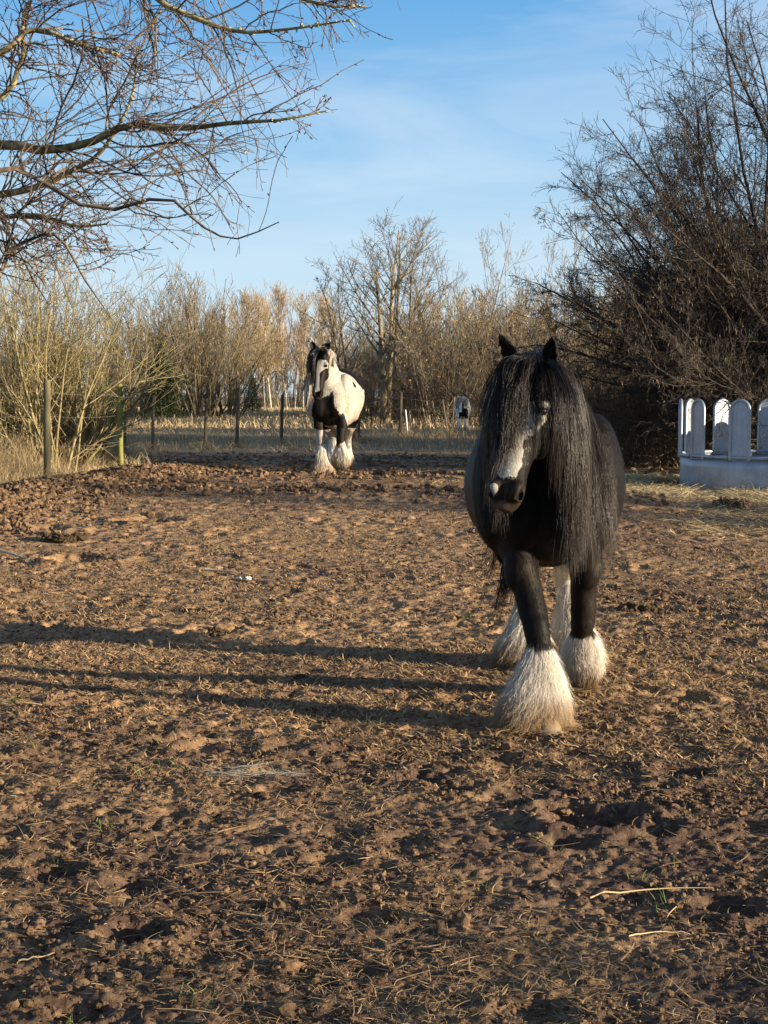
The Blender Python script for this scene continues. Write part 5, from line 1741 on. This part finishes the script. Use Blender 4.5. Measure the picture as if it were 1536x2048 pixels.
# matted grass along the far fence line and beneath the bushes
n = 36000
y = rg.uniform(34, 60, n); x = rg.uniform(-.30, .32, n) * y
k = (fbm(x * .7, y * .7, 303, 3) + rg.normal(0, .07, n) > .47) & (mud_mask(x, y) < .5)
x, y = x[k], y[k]; n = len(x)
blades(mb, x, y, ground_low(x, y) - .01, rg.uniform(.10, .38, n), rg.uniform(.003, .0065, n), rg, .35, 4, 1.1)
# tussocks round the posts
for (p, q) in POSTS:
    n = 260
    x = p[0] + rg.normal(0, .22, n); y = p[1] + rg.normal(0, .22, n)
    blades(mb, x, y, ground_low(x, y) - .01, rg.uniform(.10, .34, n), rg.uniform(.002, .004, n) * max(1, p[1] / 22), rg, .25, 4, 1.0)
tag(mb.build('dry_grass', DRY, smooth=False), kind='stuff')
mb = MB()
n = 9000
y = rg.uniform(34, 47, n); x = rg.uniform(-.27, .30, n) * y
k = (fbm(x * .5 + 9, y * .5, 305, 3) + rg.normal(0, .04, n) > .52) & (mud_mask(x, y) < .6)
x, y = x[k], y[k]; n = len(x)
blades(mb, x, y, ground_low(x, y) - .01, rg.uniform(.15, .50, n), rg.uniform(.003, .006, n), rg, .18, 5, .7)
tag(mb.build('withered_weeds', straw_mat('weed_stem', (.085, .050, .035), (.24, .165, .10)), smooth=False), kind='stuff')
mb = MB()
n = 30000
y = rg.uniform(62, 148, n); x = (rg.uniform(-.27, .06, n)) * y
blades(mb, x, y, ground_low(x, y) - .02, rg.uniform(.15, .45, n), rg.uniform(.015, .03, n), rg, .25, 3, .6)
tag(mb.build('field_grass', straw_mat('field_straw', (.40, .29, .155), (.62, .48, .28)), smooth=False), kind='stuff')
# hay round the feeder
mb = MB()
n = 26000
a = rg.random(n) * 2 * PI; rr = FR + .02 + np.abs(rg.normal(0, .75, n))
x = fx + rr * np.cos(a) * 1.25 - .2; y = fy + rr * np.sin(a) * 1.0
k = (np.hypot(x - fx, y - fy) > FR + .01) & (fbm(x * 1.5, y * 1.5, 310, 3) + rg.normal(0, .06, n) > .42) & (y < 24)
x, y = x[k], y[k]; n = len(x)
lift_ = np.clip(.05 - .05 * (np.hypot(x - fx, y - fy) - FR), 0, .10)
blades(mb, x, y, ground_h(x, y) + rg.random(n) * lift_ + .008, rg.uniform(.08, .32, n), rg.uniform(.0018, .0034, n), rg, .80, 5, 1.1)
n = 5000
x = rg.uniform(2.4, 5.4, n); y = rg.uniform(13.5, 18.5, n)
k = fbm(x * 1.2, y * 1.2, 312, 3) + rg.normal(0, .05, n) > .50
x, y = x[k], y[k]; n = len(x)
blades(mb, x, y, ground_h(x, y) + .01, rg.uniform(.08, .3, n), rg.uniform(.0016, .003, n), rg, .88, 5, 1.0)
tag(mb.build('scattered_hay', straw_mat('hay', (.30, .24, .12), (.66, .55, .33)), smooth=False), kind='stuff')


def small(name, px, py, d, label, cat, size, seed, mat, flat=.75, n=1, spread=0.0):
    g = np.random.default_rng(seed)
    x = (px - 768) / FPX * d
    mb = MB()
    P = np.stack([g.normal(0, spread, n), g.normal(0, spread, n), np.full(n, size * .25) + np.abs(g.normal(0, spread * .25, n))], -1)
    scatter_stones(mb, P, size * g.uniform(.6, 1.15, n), 2, g, flat, .17)
    o = mb.build(name, mat, smooth=False)
    o.location = (x, d, float(ground_h(np.array([x]), np.array([d]))[0]))
    tag(o, label, cat)
    return o


t = NT('dung'); t.base(t.ramp(t.noise(60, 5, .7), [(.35, (.030, .019, .011)), (.7, (.10, .066, .034))])); t.set(Roughness=.8, Specular_IOR_Level=.25); t.bump(t.noise(140, 3), .7, .006); DUNG = t.m
t = NT('pale_stone'); t.base(t.ramp(t.noise(30, 4), [(.35, (.46, .45, .42)), (.7, (.68, .67, .63))])); t.set(Roughness=.8); STONE = t.m
small('dung_ball', 374, 1224, 9.55, 'single dark dung ball on the lit mud left of the horse', 'dung', .036, 1, DUNG)
small('dung_heap', 432, 1262, 8.85, 'low crumbled dung heap above the shadow of the hind legs', 'dung', .034, 2, DUNG, .7, 22, .040)
small('dung_heap', 1276, 1218, 9.6, 'dark dung heap on the mud right of the black horse', 'dung', .042, 3, DUNG, .8, 14, .035)
small('dung_heap', 120, 1098, 13.0, 'broad dark dung heap on the churned ridge at the left', 'dung', .055, 4, DUNG, .7, 26, .060)
small('dung_heap', 1470, 1035, 16.3, 'rust brown clod heap in the hay before the feeder', 'dung', .06, 6, CLOD, .75, 34, .075)
small('pale_stone', 477, 1162, 11.0, 'small white stone, left one of two on the lit mud', 'stone', .020, 7, STONE)
small('pale_stone', 494, 1164, 10.95, 'small white stone, right one of two on the lit mud', 'stone', .023, 8, STONE)
small('clod', 650, 981, 18.4, 'pale yellowish clod in the mud before the hooves of the trotting horse', 'clod', .045, 9, CLOD, .6)
small('clod', 92, 1426, 6.75, 'single light brown clod at the lower left', 'clod', .036, 10, CLOD, .9)


def stalk(name, a, b, r, label, cat, mat, bow=.02, seed=0):
    g = np.random.default_rng(seed)
    s = np.linspace(0, 1, 9)[:, None]
    (x0, y0), (x1, y1) = a, b
    P = np.hstack([np.full((9, 1), x0) * (1 - s) + x1 * s, y0 * (1 - s) + y1 * s + bow * np.sin(s * PI)])
    z = ground_h(P[:, 0], P[:, 1])
    z = np.maximum(z, np.linspace(z[0], z[-1], 9)) + r + .006
    P = np.hstack([P, z[:, None]])
    mb = MB(); mb.add(*tubes(P[None], (r * np.linspace(1.1, .5, 9))[None], 6), tint=.8)
    tag(mb.build(name, mat), label, cat)


def gxy(px, py):
    d = CAM_H * FPX / (py - 790.0)
    return ((px - 768) / FPX * d, d)


STK = straw_mat('reed_stalk', (.40, .29, .15), (.62, .47, .26))
stalk('reed_stalk', gxy(1190, 1812), gxy(1442, 1806), .0027, 'long straw coloured reed stalk on the dark mud at the lower right', 'stalk', STK, .03)
stalk('reed_stalk', gxy(1270, 1902), gxy(1395, 1890), .0019, 'shorter grey straw stalk below the long reed', 'stalk', STK, .02)
stalk('reed_stalk', gxy(18, 1952), gxy(100, 1940), .0022, 'pale straw stalk near the bottom left corner', 'stalk', STK, -.01)
t = bark('dead_branch', [(.3, (.24, .22, .17)), (.7, (.46, .44, .38))], 30)
stalk('dead_branch', gxy(-8, 1132), gxy(46, 1146), .011, 'bleached dead branch lying at the left picture edge', 'branch', t, .02)
stalk('dead_branch', gxy(408, 1160), gxy(470, 1163), .008, 'thin dead branch next to the two white stones', 'branch', t, .02)
# pale bleached hay lying in two flat patches
for px, py, w_, lab in ((515, 1562, .15, 'bleached pale tuft of hay lying flat on the lit mud in front'),):
    cx, cy = gxy(px, py)
    mb = MB(); n = 260
    x = cx + rg.normal(0, w_ * .55, n); y = cy + rg.normal(0, .035, n)
    blades(mb, x, y, ground_h(x, y) + .008, rg.uniform(.05, .15, n), rg.uniform(.0005, .0010, n), rg, .94, 4, .9, heading=rg.normal(0, .5, n) + (rg.random(n) < .5) * PI)
    tag(mb.build('hay_tuft', straw_mat('bleached_hay', (.40, .35, .28), (.62, .56, .47)), smooth=False), lab, 'hay')
